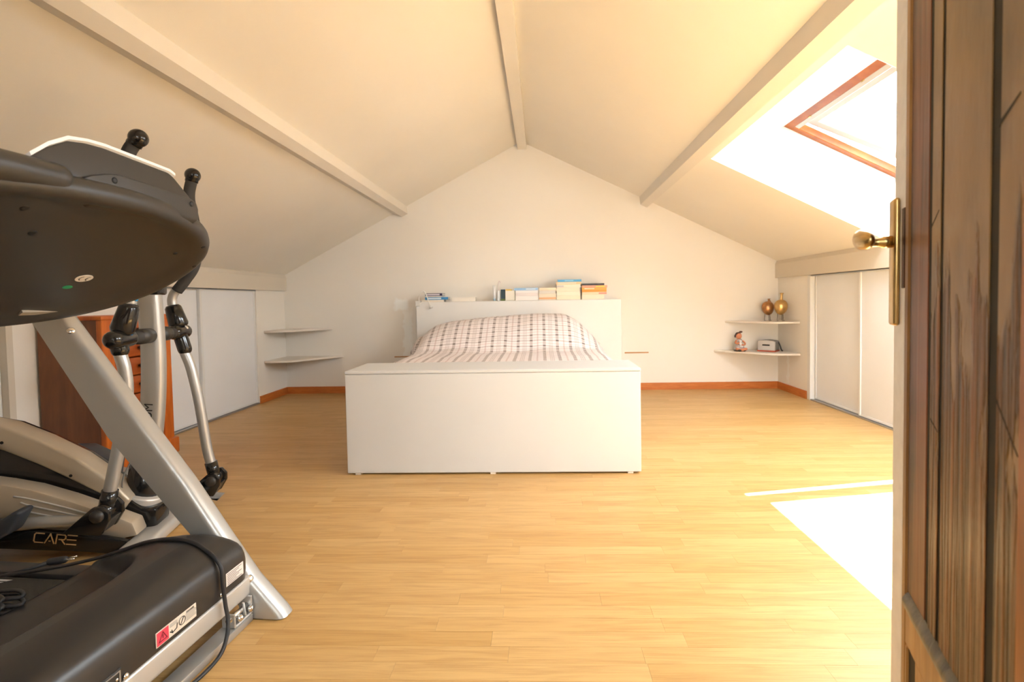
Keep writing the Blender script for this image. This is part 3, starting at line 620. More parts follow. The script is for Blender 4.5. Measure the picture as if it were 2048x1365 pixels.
# ------------------------------------------------------------------ things on the headboard
M_PAGE = mat('cream_page_edges', (0.80, 0.74, 0.65), 0.9, bump=0.3, bscale=700)
BOOKC = {}
def bcol(rgb):
    if rgb not in BOOKC: BOOKC[rgb] = mat('book_cover_%d_%d_%d' % rgb, lin(*rgb), 0.45)
    return BOOKC[rgb]
HZ = 0.951
def book(label, x0, x1, z0, z1, rgb, y0=4.97, dep=0.14, spine=True, rz=0.0, band=None):
    cx, cy = (x0+x1)/2, y0+dep/2; w, d, h = (x1-x0)/2, dep/2, z1-z0-0.0006
    t = thing('book', label, 'book', (cx, cy, z0), rz, 'books on the headboard'); c = 0.0025
    m = bcol(rgb)
    parts = [box(-w, w, -d, d, 0, c), box(-w, w, -d, d, h-c, h)]
    parts.append(box(-w, w, -d, -d+c, c, h-c) if spine else box(-w, w, d-c, d, c, h-c))
    mk('cover', join(*parts), m, t)
    mk('pages', box(-w+0.004, w-0.004, (-d+c+0.0002) if spine else -d+0.004, (d-0.004) if spine else d-c-0.0002, c+0.0002, h-c-0.0002), M_PAGE, t)
    if band: mk('title_band', box(-w+band[0]*2*w, -w+band[1]*2*w, -d-0.0006, -d+0.0002, h*0.25, h*0.75), bcol(band[2]), t)
    return t
CREAM = (236, 224, 206); WHT = (240, 232, 224); OFFW = (228, 216, 200)
book('thin cream book at the bottom of the left stack', -1.185, -0.965, HZ, 0.972, CREAM)
book('blue book with white lettering in the left stack', -1.155, -0.925, 0.972, 0.999, (58, 140, 196), band=(0.12, 0.7, (225, 235, 240)), rz=0.03)
book('white book lying between blue and navy ones in the left stack', -1.145, -0.985, 0.999, 1.011, WHT, spine=False)
book('navy book with white stripe on top of the left stack', -1.150, -0.978, 1.011, 1.037, (58, 50, 84), band=(0.08, 0.85, (230, 222, 228)), rz=-0.03)
book('flat white boxed book lying alone beside the left stack', -0.884, -0.650, HZ, 0.993, (244, 234, 220), rz=0.02)
book('pale blue covered book on top of the middle stack', -0.262, -0.026, 1.050, 1.075, (150, 190, 226), band=(0.5, 0.9, (205, 222, 238)), rz=0.02)
book('upper white book in the middle stack under pale blue', -0.247, -0.021, 1.025, 1.050, (246, 238, 234), rz=-0.02)
book('middle white book in the middle stack', -0.245, -0.023, 0.995, 1.025, (238, 226, 220))
book('thick white bottom book in the middle stack', -0.248, -0.021, HZ, 0.995, (244, 236, 230))
book('top cream book in the low cream stack', -0.013, 0.156, 1.046, 1.072, (240, 222, 190), rz=0.02)
book('second cream book in the low cream stack', -0.014, 0.152, 1.014, 1.046, OFFW, spine=False)
book('third cream book in the low cream stack', -0.016, 0.156, 0.985, 1.014, (238, 224, 200))
book('bottom cream book in the low cream stack', -0.015, 0.155, HZ, 0.985, (232, 216, 194), band=(0.0, 1.0, (226, 170, 120)))
book('bottom cream book in the tallest stack', 0.161, 0.395, HZ, 0.992, (240, 226, 198))
book('second cream book from the bottom in the tallest stack', 0.163, 0.392, 0.992, 1.030, (244, 232, 208))
book('third cream book from the bottom in the tallest stack', 0.160, 0.388, 1.030, 1.066, (238, 224, 198))
book('white book under the orange banded one in the tallest stack', 0.162, 0.394, 1.066, 1.102, (244, 230, 206), band=(0.02, 0.30, (206, 196, 186)))
book('white book with orange edge second in the tallest stack', 0.158, 0.404, 1.102, 1.126, (244, 200, 150), band=(0.05, 0.8, (244, 226, 204)))
book('bright blue book on top of the tallest stack', 0.172, 0.406, 1.126, 1.150, (84, 166, 214), band=(0.3, 0.66, (140, 200, 230)), rz=0.02)
book('white book at the bottom of the right stack', 0.410, 0.629, HZ, 0.996, (242, 226, 200))
book('pink and cream book low in the right stack', 0.412, 0.654, 0.996, 1.022, (240, 214, 178), band=(0.68, 1.0, (238, 130, 120)))
book('orange book in the middle of the right stack', 0.410, 0.652, 1.022, 1.046, (246, 150, 50), rz=0.02)
book('orange and yellow book in the right stack', 0.412, 0.654, 1.046, 1.066, (250, 170, 70), band=(0.1, 0.5, (244, 226, 200)))
book('pink and yellow book second in the right stack', 0.412, 0.662, 1.066, 1.088, (240, 160, 130), band=(0.55, 0.9, (250, 214, 60)), rz=-0.02)
book('black book on top of the right stack', 0.410, 0.630, 1.088, 1.108, (46, 40, 40), rz=0.03)
M_TUBEW = mat('white_tube_plastic', (0.80, 0.80, 0.80), 0.35); M_PINKP = mat('pale_pink_pump_plastic', (0.74, 0.62, 0.58), 0.35)
t = thing('cream_tube', 'slim pale tube standing at the left of the small bottles', 'tube', (-0.464, 5.03, HZ))
mk('cap', lathe([(0.013, 0), (0.014, 0.002), (0.014, 0.022), (0.012, 0.024)], 14), mat('pale_blue_cap', lin(190, 214, 224), 0.4), t, True)
mk('body', tube([(0, 0, 0.024), (0, 0, 0.06), (0, 0, 0.12), (0, 0, 0.158)], [(0.013, 0.013), (0.015, 0.013), (0.016, 0.007), (0.016, 0.0015)], 16), M_TUBEW, t, True)
t = thing('pump_bottle', 'slim pale pink bottle with curved nozzle beside the tube', 'bottle', (-0.420, 5.03, HZ))
mk('body', lathe([(0.017, 0), (0.019, 0.004), (0.019, 0.085), (0.012, 0.10), (0.008, 0.105)], 16), M_TUBEW, t, True)
mk('nozzle', tube(catmull([(0, 0, 0.10), (0, 0, 0.16), (0.003, 0, 0.19), (0.014, 0, 0.196), (0.02, 0, 0.18)], 5), 0.005, 10), M_PINKP, t, True)
t = thing('dark_box', 'small upright dark teal box on the headboard', 'box', (-0.376, 5.03, HZ))
bev('carton', box(-0.021, 0.021, -0.025, 0.025, 0.017, 0.113), mat('dark_teal_card', lin(36, 62, 74), 0.5), t, 0.002, 1)
bev('green_base', box(-0.023, 0.023, -0.03, 0.03, 0, 0.016), mat('moss_green_plastic', lin(112, 130, 60), 0.5), t, 0.003, 1)
t = thing('white_carton', 'white carton with a yellow lid beside the dark box', 'box', (-0.302, 5.03, HZ))
bev('carton', box(-0.049, 0.049, -0.045, 0.045, 0, 0.10), mat('white_card', lin(244, 236, 220), 0.6), t, 0.003, 1)
bev('yellow_lid', box(-0.045, 0.015, -0.04, 0.04, 0.1005, 0.114), mat('yellow_lid', lin(250, 214, 110), 0.5), t, 0.003, 1)
# clip-on reading lamp
M_LAMPW = mat('white_lamp_metal', (0.82, 0.78, 0.72), 0.4)
t = thing('clip_lamp', 'white clip-on gooseneck lamp drooping over the headboard corner', 'lamp', (-1.19, 4.935, 0.95))
L = lambda x, y, z: (x+1.19, y-4.935, z-0.95)
bev('clamp', join(box(-0.05, -0.005, -0.012, 0.05, 0.0015, 0.014), box(-0.05, -0.005, -0.018, -0.006, -0.04, 0.014)), M_LAMPW, t, 0.002, 1)
mk('gooseneck', tube(catmull([L(-1.215, 4.96, 0.962), L(-1.212, 4.955, 1.01), L(-1.186, 4.945, 1.045), L(-1.160, 4.935, 1.056), L(-1.137, 4.92, 1.040), L(-1.111, 4.91, 0.972), L(-1.092, 4.905, 0.922)], 6), 0.0045, 10), M_LAMPW, t, True)
mk('lamp_shade', lathe([(0.006, 0), (0.009, 0.006), (0.016, 0.036), (0.0145, 0.036), (0.007, 0.008)], 16, L(-1.092, 4.905, 0.924), (0.35, -0.1, -0.93)), M_LAMPW, t, True)

# ------------------------------------------------------------------ things on the right shelves
M_COPPER = mat('tarnished_copper', (0.42, 0.22, 0.10), 0.32, 0.9, var=0.35, vscale=18); M_GOLD = mat('hammered_brass', (0.58, 0.38, 0.15), 0.3, 0.9, var=0.25, vscale=22, bump=0.3, bscale=60)
M_IRON = mat('dark_iron_wire', (0.10, 0.065, 0.035), 0.5, 0.5)
def metal_bird(label, loc, m, s, tilt, neck, legs, lean=0.0):
    t = thing('metal_bird', label, 'ornament', loc, 0, 'metal bird ornaments')
    bz = 0.072*s+0.058*s
    v, f = ball((0, 0, 0), 0.058*s, 22, 14)
    v = [(p[0]*(1+0.12*p[2]/(0.058*s)), p[1]*0.85, p[2]*1.12-0.18*abs(p[2])*(p[2] < 0)) for p in v]
    M = Matrix.Translation((0, 0, bz)) @ Matrix.Rotation(tilt, 4, 'Y')
    mk('body', xf((v, f), M), m, t, True)
    mk('neck', xf(lathe([(0.020*s, 0.045*s), (0.013*s, 0.066*s), (0.010*s, 0.066*s+neck*0.5), (0.010*s, 0.066*s+neck*0.8), (0.019*s, 0.066*s+neck), (0.015*s, 0.064*s+neck), (0.004*s, 0.055*s+neck)], 16, (lean, 0, 0)), M), m, t, True)
    for a in range(legs):
        q = 2*PI*a/legs+0.5; x, yy = 0.032*s*math.cos(q), 0.026*s*math.sin(q)
        mk('leg', tube([(x*0.8, yy*0.8, bz-0.042*s), (x, yy, 0.012), (x*1.05, yy*1.05, 0.002), (x*1.05+0.009, yy-0.008, 0.002)], 0.0022, 8), M_IRON, t, True)
    return t
metal_bird('dark copper bird vase with a short neck on the upper right shelf', (2.262, 5.06, 0.7055), M_COPPER, 1.0, -0.12, 0.022, 3, 0.02)
metal_bird('taller golden brass bird vase on the upper right shelf', (2.352, 4.98, 0.7055), M_GOLD, 1.08, 0.06, 0.062, 3)
M_SKINF = mat('terracotta_skin_glaze', lin(214, 140, 104), 0.5); M_HAIRF = mat('dark_brown_hair_glaze', lin(74, 44, 34), 0.5); M_DRESS = mat('grey_white_dress_glaze', lin(186, 176, 176), 0.5, var=0.2, vscale=40); M_SHOEF = mat('dark_shoe_glaze', lin(58, 48, 44), 0.5)
t = thing('girl_figurine', 'small figurine of a seated girl holding a white toy on the shelf', 'figurine', (1.985, 5.07, 0.4055))
mk('dress', lathe([(0.040, 0.012), (0.050, 0.020), (0.048, 0.040), (0.036, 0.065), (0.028, 0.090), (0.030, 0.108), (0.020, 0.120), (0.010, 0.126)], 20), M_DRESS, t, True)
mk('head', ball((-0.008, -0.006, 0.152), 0.029, 18, 12, (1, 1, 1.08)), M_SKINF, t, True)
mk('nose', ball((-0.010, -0.036, 0.150), 0.004, 8, 6), M_SKINF, t, True)
v, f = ball((-0.010, 0.004, 0.160), 0.031, 18, 12); mk('hair', (v, f), M_HAIRF, t, True)
mk('pigtail', ball((0.014, 0.0, 0.192), 0.012, 12, 8, (1.5, 0.9, 0.8)), M_HAIRF, t, True); mk('pigtail', ball((-0.040, 0.0, 0.150), 0.012, 12, 8, (0.8, 0.9, 1.3)), M_HAIRF, t, True)
mk('arm', tube(catmull([(-0.028, -0.002, 0.108), (-0.046, -0.018, 0.086), (-0.030, -0.040, 0.080), (-0.006, -0.042, 0.092)], 5), 0.0085, 10), M_SKINF, t, True)
mk('arm', tube(catmull([(0.028, -0.002, 0.106), (0.050, -0.016, 0.080), (0.034, -0.040, 0.066), (0.002, -0.046, 0.066)], 5), 0.0085, 10), M_SKINF, t, True)
mk('leg', tube(catmull([(-0.02, -0.02, 0.022), (-0.042, -0.048, 0.026), (-0.010, -0.062, 0.016), (0.014, -0.058, 0.012)], 5), 0.012, 12), M_SKINF, t, True)
mk('leg', tube(catmull([(0.02, -0.02, 0.022), (0.052, -0.042, 0.024), (0.030, -0.060, 0.022), (0.0, -0.066, 0.020)], 5), 0.012, 12), M_SKINF, t, True)
mk('shoe', ball((0.024, -0.058, 0.0125), 0.012, 12, 8, (1.6, 0.9, 1)), M_SHOEF, t, True); mk('shoe', ball((-0.022, -0.066, 0.0125), 0.012, 12, 8, (1.8, 0.9, 1)), M_SHOEF, t, True)
mk('skirt_base', lathe([(0.052, 0.0), (0.056, 0.005), (0.054, 0.012), (0.040, 0.016)], 20), M_SHOEF, t, True)
mk('toy', join(ball((-0.008, -0.048, 0.102), 0.013, 12, 8), ball((-0.006, -0.048, 0.078), 0.014, 12, 8, (1, 0.8, 1.3)), ball((0.002, -0.05, 0.050), 0.012, 10, 8, (1.6, 0.8, 0.7))), M_TUBEW, t, True)
t = thing('table_radio', 'small grey radio with a slotted front and orange base on the shelf', 'radio', (2.215, 4.985, 0.4055), -0.72)
M_RADG = mat('light_grey_radio_plastic', (0.52, 0.48, 0.45), 0.4); M_RADD = mat('dark_grey_radio_plastic', (0.20, 0.19, 0.175), 0.45)
prof = [(-0.080, 0.012), (0.080, 0.012), (0.082, 0.098), (0.06, 0.108), (0, 0.113), (-0.06, 0.108), (-0.082, 0.098)]
bev('front', prism(prof, -0.012, 0.010), M_RADG, t, 0.004, 2); bev('cabinet', prism([(x*0.99, z*0.99+0.0003) for x, z in prof], 0.0105, 0.13), M_RADD, t, 0.006, 2)
bev('base', box(-0.084, 0.084, -0.014, 0.13, 0.0, 0.0118), mat('orange_base', lin(196, 84, 52), 0.5), t, 0.003, 1)
bev('slot', box(-0.036, 0.034, -0.0135, -0.0115, 0.058, 0.072), M_HOLE, t, 0.001, 1)
mk('power_lead', tube(catmull([(0.088, 0.08, 0.09), (0.10, 0.09, 0.05), (0.112, 0.09, 0.012), (0.118, 0.10, 0.006)], 5), 0.006, 10), M_RUBBER, t, True)

# ------------------------------------------------------------------ treadmill (local x = forward, y = towards the bed, z up)
TM = thing('treadmill', 'black and silver treadmill with slanted uprights in the left foreground', 'treadmill', (-0.893, 1.449, 0), math.atan2(-0.077, 0.997))
up_poly = [(-0.710, 0.935), (-0.449, 0.551), (-0.178, 0.247), (-0.010, 0.004), (0.108, 0.004), (0.092, 0.026), (0.006, 0.120), (-0.088, 0.253), (-0.198, 0.414), (-0.352, 0.611), (-0.595, 0.930)]
def upright(b0):
    front_edge = lambda e: abs(e.verts[0].co.y-e.verts[1].co.y) < 1e-5 and any(f.normal.x > 0.3 for f in e.link_faces) and min(v.co.z for v in e.verts) > 0.0
    return bev('upright', prism(up_poly, b0, b0+0.062), M_SILVER, TM, 0.020, 5, sel=front_edge)
for b0 in (0.0, -0.80): 
    u_ = upright(b0)
    mk('bolt', lathe([(0.011, 0), (0.011, 0.003), (0.007, 0.006), (0.001, 0.007)], 14, (-0.566, b0+0.008, 0.880), (0.70, -0.55, 0.45)), M_CHROME, u_, True)
    mk('bolt', lathe([(0.012, 0), (0.012, 0.003), (0.007, 0.006), (0.001, 0.007)], 14, (-0.004, b0+0.008, 0.120), (0.70, -0.55, 0.45)), M_CHROME, u_, True)
    bev('rubber_foot', box(-0.02, 0.04, b0+0.002, b0+0.05, 0.0, 0.006), M_HOLE, u_, 0.002, 1)
bev('base_beam', box(-0.036, 0.014, -0.742, -0.003, 0.001, 0.024), M_SILVER, TM, 0.004, 2)
bev('front_rail', box(-0.055, 0.002, -0.74, 0.026, 0.072, 0.133), M_SILVER2, TM, 0.014, 4, sel=lambda e: max(v.co.y for v in e.verts) > 0.0 and min(v.co.x for v in e.verts) > -0.01)
# hinge bracket
bk = bev('hinge_bracket', join(box(-0.03, 0.012, -0.008, -0.002, 0.024, 0.078), box(-0.03, 0.012, -0.080, -0.075, 0.024, 0.066), prism([(-0.03, 0.024), (0.012, 0.024), (0.012, 0.030), (-0.03, 0.030)], -0.075, -0.008), prism([(0.0, 0.030), (0.010, 0.030), (0.004, 0.070), (-0.004, 0.070)], -0.030, -0.025)), M_SILVER2, TM, 0.002, 1)
mk('hinge_pin', cyl((-0.004, -0.088, 0.050), (-0.004, 0.0, 0.050), 0.008, 12), M_CHROME, bk, True)
for q in (-0.012, -0.058): mk('bolt', lathe([(0.010, 0), (0.010, 0.006), (0.005, 0.012), (0.001, 0.013)], 12, (0.008, q, 0.042), (1, 0, 0.2)), M_CHROME, bk, True)

# motor cover
side_pts = [(-0.136, 0.267), (-0.19, 0.263), (-0.235, 0.256), (-0.319, 0.233), (-0.422, 0.196), (-0.509, 0.163), (-0.56, 0.15)]
def hood_z(a, b):
    s = interp(a, side_pts); base = 0.156+0.07*max(0, a+0.46)
    ar = -0.190-0.31*min(1, abs(b+0.37)/0.350)**4
    k = sm(ar-a, -0.016, 0.032)
    return s+(min(s, base)-s)*k
front = [(0.0, 0.134), (0.004, 0.165), (0.004, 0.195), (0.001, 0.214), (-0.007, 0.231), (-0.020, 0.244), (-0.042, 0.254), (-0.068, 0.260), (-0.100, 0.265), (-0.136, 0.267)]
avals = [-0.136-(0.50-0.136)*i/70 for i in range(1, 71)]
NB = 170; B0, B1 = -0.735, -0.004; V, Fc = [], []
rowlen = len(front)+len(avals)
ends = [(0.0, 0.90), (0.004, 0.955), (0.012, 0.985), (0.024, 1.0)]
bcols = [(B0+d, k) for d, k in ends]+[(B0+0.024+(B1-B0-0.048)*i/NB, 1.0) for i in range(1, NB)]+[(B1-d, k) for d, k in reversed(ends)]
for b, k in bcols:
    for a, z in front: V.append((a*1.0-(1-k)*0.12*(1 if a > -0.05 else 0.3), b, 0.134+(z-0.134)*k))
    for a in avals: V.append((a, b, 0.134+(hood_z(a, b)-0.134)*k))
for i in range(len(bcols)-1):
    for j in range(rowlen-1): Fc.append([i*rowlen+j, i*rowlen+j+1, (i+1)*rowlen+j+1, (i+1)*rowlen+j])
nb = len(V)
for i in (0, len(bcols)-1):                               # end caps and a rear drop
    V.append((-0.5, bcols[i][0], 0.134)); Fc.append([i*rowlen+j for j in range(rowlen)]+[len(V)-1])
Fc.append([i*rowlen+rowlen-1 for i in range(len(bcols))]+[nb+1, nb])
hood = mk('motor_cover', (V, Fc), M_HOODPL, TM, True)
for q in ((-0.117, 0.148), (-0.413, 0.142)): mk('screw', lathe([(0.007, 0), (0.007, 0.003), (0.003, 0.006), (0.0005, 0.0065)], 12, (0.002, q[0], q[1]), (1, 0, 0)), M_CHROME, hood, True)
# warning sticker
AX = 0.0052
st = bev('warning_sticker', box(0.0035, AX, -0.335, -0.211, 0.147, 0.183), M_STICK, hood, 0.0004, 1, label='long cream warning sticker with a red square')
def onface(name, poly, m, par=st, h=0.0005): return mk(name, prism(poly, AX, AX+h, 'yz'), m, par)
onface('red_square', [(-0.333, 0.149), (-0.299, 0.149), (-0.299, 0.181), (-0.333, 0.181)], M_RED)
def ring_tri(c0, c1, r0, r1):
    P0 = [(c0+r0*math.cos(PI/2+2*PI*k/3), c1+r0*math.sin(PI/2+2*PI*k/3)) for k in range(3)]; P1 = [(c0+r1*math.cos(PI/2+2*PI*k/3), c1+r1*math.sin(PI/2+2*PI*k/3)) for k in range(3)]
    return [(AX+0.0009, p[0], p[1]) for p in P0+P1], [[k, (k+1) % 3, 3+(k+1) % 3, 3+k] for k in range(3)]
M_REDINK = mat('dark_red_ink', lin(120, 20, 40), 0.6)
mk('triangle', ring_tri(-0.316, 0.163, 0.015, 0.011), M_REDINK, st); onface('exclamation', [(-0.317, 0.161), (-0.315, 0.161), (-0.3145, 0.170), (-0.3175, 0.170)], M_REDINK, h=0.0009)
def ring(c0, c1, r0, r1, n=24):
    P = [(AX+0.0009, c0+r*math.cos(2*PI*k/n), c1+r*math.sin(2*PI*k/n)) for r in (r0, r1) for k in range(n)]
    return P, [[k, (k+1) % n, n+(k+1) % n, n+k] for k in range(n)]
mk('prohibition_ring', ring(-0.258, 0.166, 0.0105, 0.0088), M_INK, st)
onface('slash', [(-0.264, 0.159), (-0.2625, 0.158), (-0.252, 0.173), (-0.2535, 0.174)], M_INK, h=0.0009)
onface('pictogram', [(-0.296, 0.160), (-0.288, 0.154), (-0.2865, 0.156), (-0.294, 0.162)], M_INK, h=0.0009); onface('pictogram', [(-0.291, 0.163), (-0.289, 0.163), (-0.287, 0.155), (-0.289, 0.154)], M_INK, h=0.0009)
onface('pictogram', [(-0.288, 0.154), (-0.274, 0.158), (-0.274, 0.160), (-0.288, 0.156)], M_INK, h=0.0009); onface('pictogram', [(-0.276, 0.158), (-0.274, 0.158), (-0.272, 0.170), (-0.274, 0.170)], M_INK, h=0.0009)
text('danger_lettering', 'DANGER!', 0.0062, frame((AX+0.0003, -0.2315, 0.1775), (0, 1, 0), (0, 0, 1)), M_INK, st, 0.0003, 0.95)
for i in range(6): onface('print_line', [(-0.246, 0.1735-i*0.0035), (-0.217+0.004*((i*5) % 3), 0.1735-i*0.0035), (-0.217+0.004*((i*5) % 3), 0.1743-i*0.0035), (-0.246, 0.1743-i*0.0035)], M_GREYINK, h=0.0006)
for i in range(3): onface('print_line', [(-0.295, 0.1775-i*0.003), (-0.272, 0.1775-i*0.003), (-0.272, 0.1781-i*0.003), (-0.295, 0.1781-i*0.003)], M_GREYINK, h=0.0006)
st2 = bev('instruction_sticker', box(0.0035, AX, -0.100, -0.0275, 0.158, 0.195), M_STICKW, hood, 0.0004, 1, label='pale pink sticker with lines of print')
for i in range(7): onface('print_line', [(-0.095, 0.190-i*0.0048), (-0.036-0.011*((i*7) % 3), 0.190-i*0.0048), (-0.036-0.011*((i*7) % 3), 0.1915-i*0.0048), (-0.095, 0.1915-i*0.0048)], M_GREYINK, st2, 0.0006)
sw = bev('switch_plate', box(0.002, 0.0075, -0.52, -0.425, 0.138, 0.172), M_BLACKPL, hood, 0.002, 1)
mk('switch_frame', join(box(0.0072, 0.009, -0.515, -0.430, 0.1665, 0.169), box(0.0072, 0.009, -0.433, -0.430, 0.140, 0.1665)), M_TRACK, sw)
bev('rocker', box(0.0072, 0.011, -0.505, -0.455, 0.147, 0.163), M_HOLE, sw, 0.002, 1); mk('screw', lathe([(0.004, 0), (0.003, 0.002), (0.0005, 0.0025)], 10, (0.0072, -0.438, 0.153), (1, 0, 0)), M_CHROME, sw, True)
# running deck
belt = bev('running_belt', box(-1.62, -0.455, -0.655, -0.075, 0.105, 0.146), M_BELT, TM, 0.012, 2)
for b0, b1 in ((-0.068, -0.006), (-0.735, -0.662)): bev('side_rail', box(-1.66, -0.478, b0, b1, 0.075, 0.152), M_HOODPL, TM, 0.008, 2)
bev('rear_cap', box(-1.70, -1.63, -0.735, -0.006, 0.06, 0.15), M_HOODPL, TM, 0.02, 3)
bev('deck_board', box(-1.62, -0.06, -0.70, -0.03, 0.075, 0.10), M_HOODPL, TM, 0.003, 1)
for b0 in (-0.73, -0.05): bev('deck_foot', box(-1.60, -1.54, b0, b0+0.04, 0.0, 0.074), M_HOLE, TM, 0.005, 1)
for k, (x0, x1, b) in enumerate(((-0.790, -0.690, -0.105), (-0.800, -0.705, -0.118), (-0.810, -0.715, -0.131))):
    mk('belt_stripe', prism([(x0, b), (x1-0.004, b), (x1+0.008, b+0.008), (x0+0.012, b+0.008)], 0.1455, 0.1464, 'xy'), M_WHITEPL, belt)

# console: tilted oval shell; ring profile (scale, offset along the upward normal)
KC = 0.27/0.47; NC = Vector((-KC, 0, 1)).normalized(); SLOPE = Vector((1, 0, KC)).normalized()
CC = Vector((-0.280, -0.37, 0.9+KC*(0.58-0.280))); HA, HB = 0.258*math.sqrt(1+KC*KC), 0.492
def con(sa, sb, n): return CC+SLOPE*sa+Vector((0, 1, 0))*sb+NC*n
rings = [(0.02, -0.016), (0.60, -0.017), (0.78, -0.021), (0.85, -0.028), (0.90, -0.036), (0.945, -0.036), (0.975, -0.030), (0.993, -0.019), (1.0, -0.008), (0.997, 0.0), (0.985, 0.006), (0.965, 0.010), (0.92, 0.012), (0.5, 0.012), (0.02, 0.012)]
NS = 96; V, Fc = [], []
for s_, n in rings:
    for k in range(NS):
        q = 2*PI*k/NS; ca, sa = math.cos(q), math.sin(q); e = 2/2.25
        V.append(con(HA*s_*abs(ca)**e*(1 if ca > 0 else -1), HB*s_*abs(sa)**e*(1 if sa > 0 else -1), n))
for i in range(len(rings)-1):
    for k in range(NS): Fc.append([i*NS+k, i*NS+(k+1) % NS, (i+1)*NS+(k+1) % NS, (i+1)*NS+k])
Fc += [list(range(NS)), list(range((len(rings)-1)*NS, len(rings)*NS))]
con_o = mk('console', (V, Fc), M_BLACKPL, TM, True)
def under(a, b, n=0.0):                                    # local (a, b) on the sloping underside
    return Vector((a, b, 0.9+KC*(a+0.58)))+NC*n
def under_n(a, b):
    s_ = max(abs((a+0.28)/0.283), 1e-6); r_ = (abs((a+0.28)/0.283)**2.25+abs((b+0.37)/0.515)**2.25)**(1/2.25)
    return interp(min(r_*1.06, 0.99), [(s, n) for s, n in rings[:8]])
for a, b, r_ in ((-0.111, -0.481, .0085), (-0.181, -0.411, .0085), (-0.132, 0.012, .006), (-0.189, -0.019, .006), (-0.220, 0.080, .006), (-0.345, 0.085, .006)):
    mk('screw_hole', lathe([(r_, -0.003), (r_, 0.0012), (r_*0.5, 0.0016), (0.0003, 0.0016)], 14, under(a, b, under_n(a, b)), -NC), M_HOLE, con_o, True)
def ellipse_plate(name, a, b, ra, rb, m, rot=0.0):
    c0 = under(a, b, under_n(a, b)); V = []
    for h in (0.001, -0.0012):
        for k in range(28):
            q = 2*PI*k/28; u1, v1 = ra*math.cos(q), rb*math.sin(q); V.append(c0+SLOPE*(u1*math.cos(rot)-v1*math.sin(rot))+Vector((0, 1, 0))*(u1*math.sin(rot)+v1*math.cos(rot))+NC*h)
    return mk(name, (V, [list(range(28)), list(range(28, 56))]+[[k, (k+1) % 28, 28+(k+1) % 28, 28+k] for k in range(28)]), m, con_o)
ce_s = ellipse_plate('approval_sticker', -0.328, -0.168, 0.0165, 0.0225, M_STICK)
ce_s['label'] = 'cream oval sticker with CE mark'
c0 = under(-0.328, -0.168, under_n(-0.328, -0.168)-0.0016)
def arc_band(b_c, s_c, rr, wd, a0, a1, n=14):
    P = []
    for r0 in (rr, rr-wd):
        for i in range(n+1):
            q = a0+(a1-a0)*i/n; P.append(c0+Vector((0, 1, 0))*(b_c+r0*math.cos(q)*0.9)+SLOPE*(s_c+r0*math.sin(q)))
    return P, [[i, i+1, n+2+i, n+1+i] for i in range(n)]
mk('letter_c', arc_band(-0.005, 0, 0.0095, 0.0024, PI*0.55, PI*1.45), M_INK, ce_s)
mk('letter_e', join(arc_band(0.013, 0, 0.0095, 0.0024, PI*0.55, PI*1.45), ([c0+Vector((0, 1, 0))*x+SLOPE*y_ for x, y_ in ((0.005, -0.0011), (0.011, -0.0011), (0.011, 0.0011), (0.005, 0.0011))], [[0, 1, 2, 3]])), M_INK, ce_s)
ellipse_plate('green_sticker', -0.368, -0.178, 0.0075, 0.0125, M_GREEN)['label'] = 'small green oval sticker'
lo_ = [under(a, b, n) for n in (under_n(-0.47, -0.16)-0.004, under_n(-0.47, -0.16)+0.006) for a, b in ((-0.466, -0.215), (-0.466, -0.115), (-0.480, -0.115), (-0.480, -0.215))]
mk('slot', (lo_, [[0, 1, 2, 3], [7, 6, 5, 4], [0, 4, 5, 1], [1, 5, 6, 2], [2, 6, 7, 3], [3, 7, 4, 0]]), M_BEIGES, con_o)
# brackets joining the uprights
for b0_ in (-0.795, -0.002): bev('console_bracket', xf(prism([(-0.36, -0.05), (-0.22, -0.05), (-0.20, -0.02), (-0.34, -0.012)], b0_, b0_+0.066), frame(CC, SLOPE, (0, 1, 0))), M_BLACKPL, TM, 0.008, 2)
# display housing on the upper side
dh = [(-0.56, 1.235), (-0.515, 1.245), (-0.480, 1.275), (-0.440, 1.299), (-0.40, 1.306), (-0.36, 1.3075), (-0.287, 1.303), (-0.185, 1.297), (-0.168, 1.290), (-0.112, 1.246), (-0.104, 1.205), (-0.55, 1.19)]
def house(poly, a0, a1, drop):
    n = len(poly); V = [(a0, b, z) for b, z in poly]+[(a1, b, z-drop) for b, z in poly]
    return V, [list(range(n)), list(range(n, 2*n))[::-1]]+[[i, (i+1) % n, n+(i+1) % n, n+i] for i in range(n)]
ds = bev('display_housing', house(dh, -0.045, -0.26, 0.115), M_BLACKPL, TM, 0.006, 2)
top = dh[1:9]; V = []
for a, dz in ((-0.040, 0.0), (-0.26, -0.115)):
    for off in (0.0006, 0.0068): V += [(a, b-0.003*(off > 0.001 and i < 3), z+off+dz) for i, (b, z) in enumerate(top)]
n9 = len(top); Fc = []
for i in range(n9-1):
    Fc += [[i, i+1, n9+i+1, n9+i], [2*n9+i, 3*n9+i, 3*n9+i+1, 2*n9+i+1], [n9+i, n9+i+1, 3*n9+i+1, 3*n9+i], [i, 2*n9+i, 2*n9+i+1, i+1]]
Fc += [[0, n9, 3*n9, 2*n9], [n9-1, 3*n9-1, 4*n9-1, 2*n9-1]]
mk('white_trim', (V, Fc), M_WHITEPL, ds, auto=40)
fl_poly = [(-0.430, 1.222), (-0.405, 1.236), (-0.375, 1.247), (-0.345, 1.253), (-0.30, 1.252), (-0.125, 1.241), (-0.108, 1.232), (-0.102, 1.215), (-0.104, 1.185), (-0.40, 1.185)]
fg = bev('flange', house(fl_poly, -0.030, -0.06, 0.02), M_BLACKPL, ds, 0.006, 3)
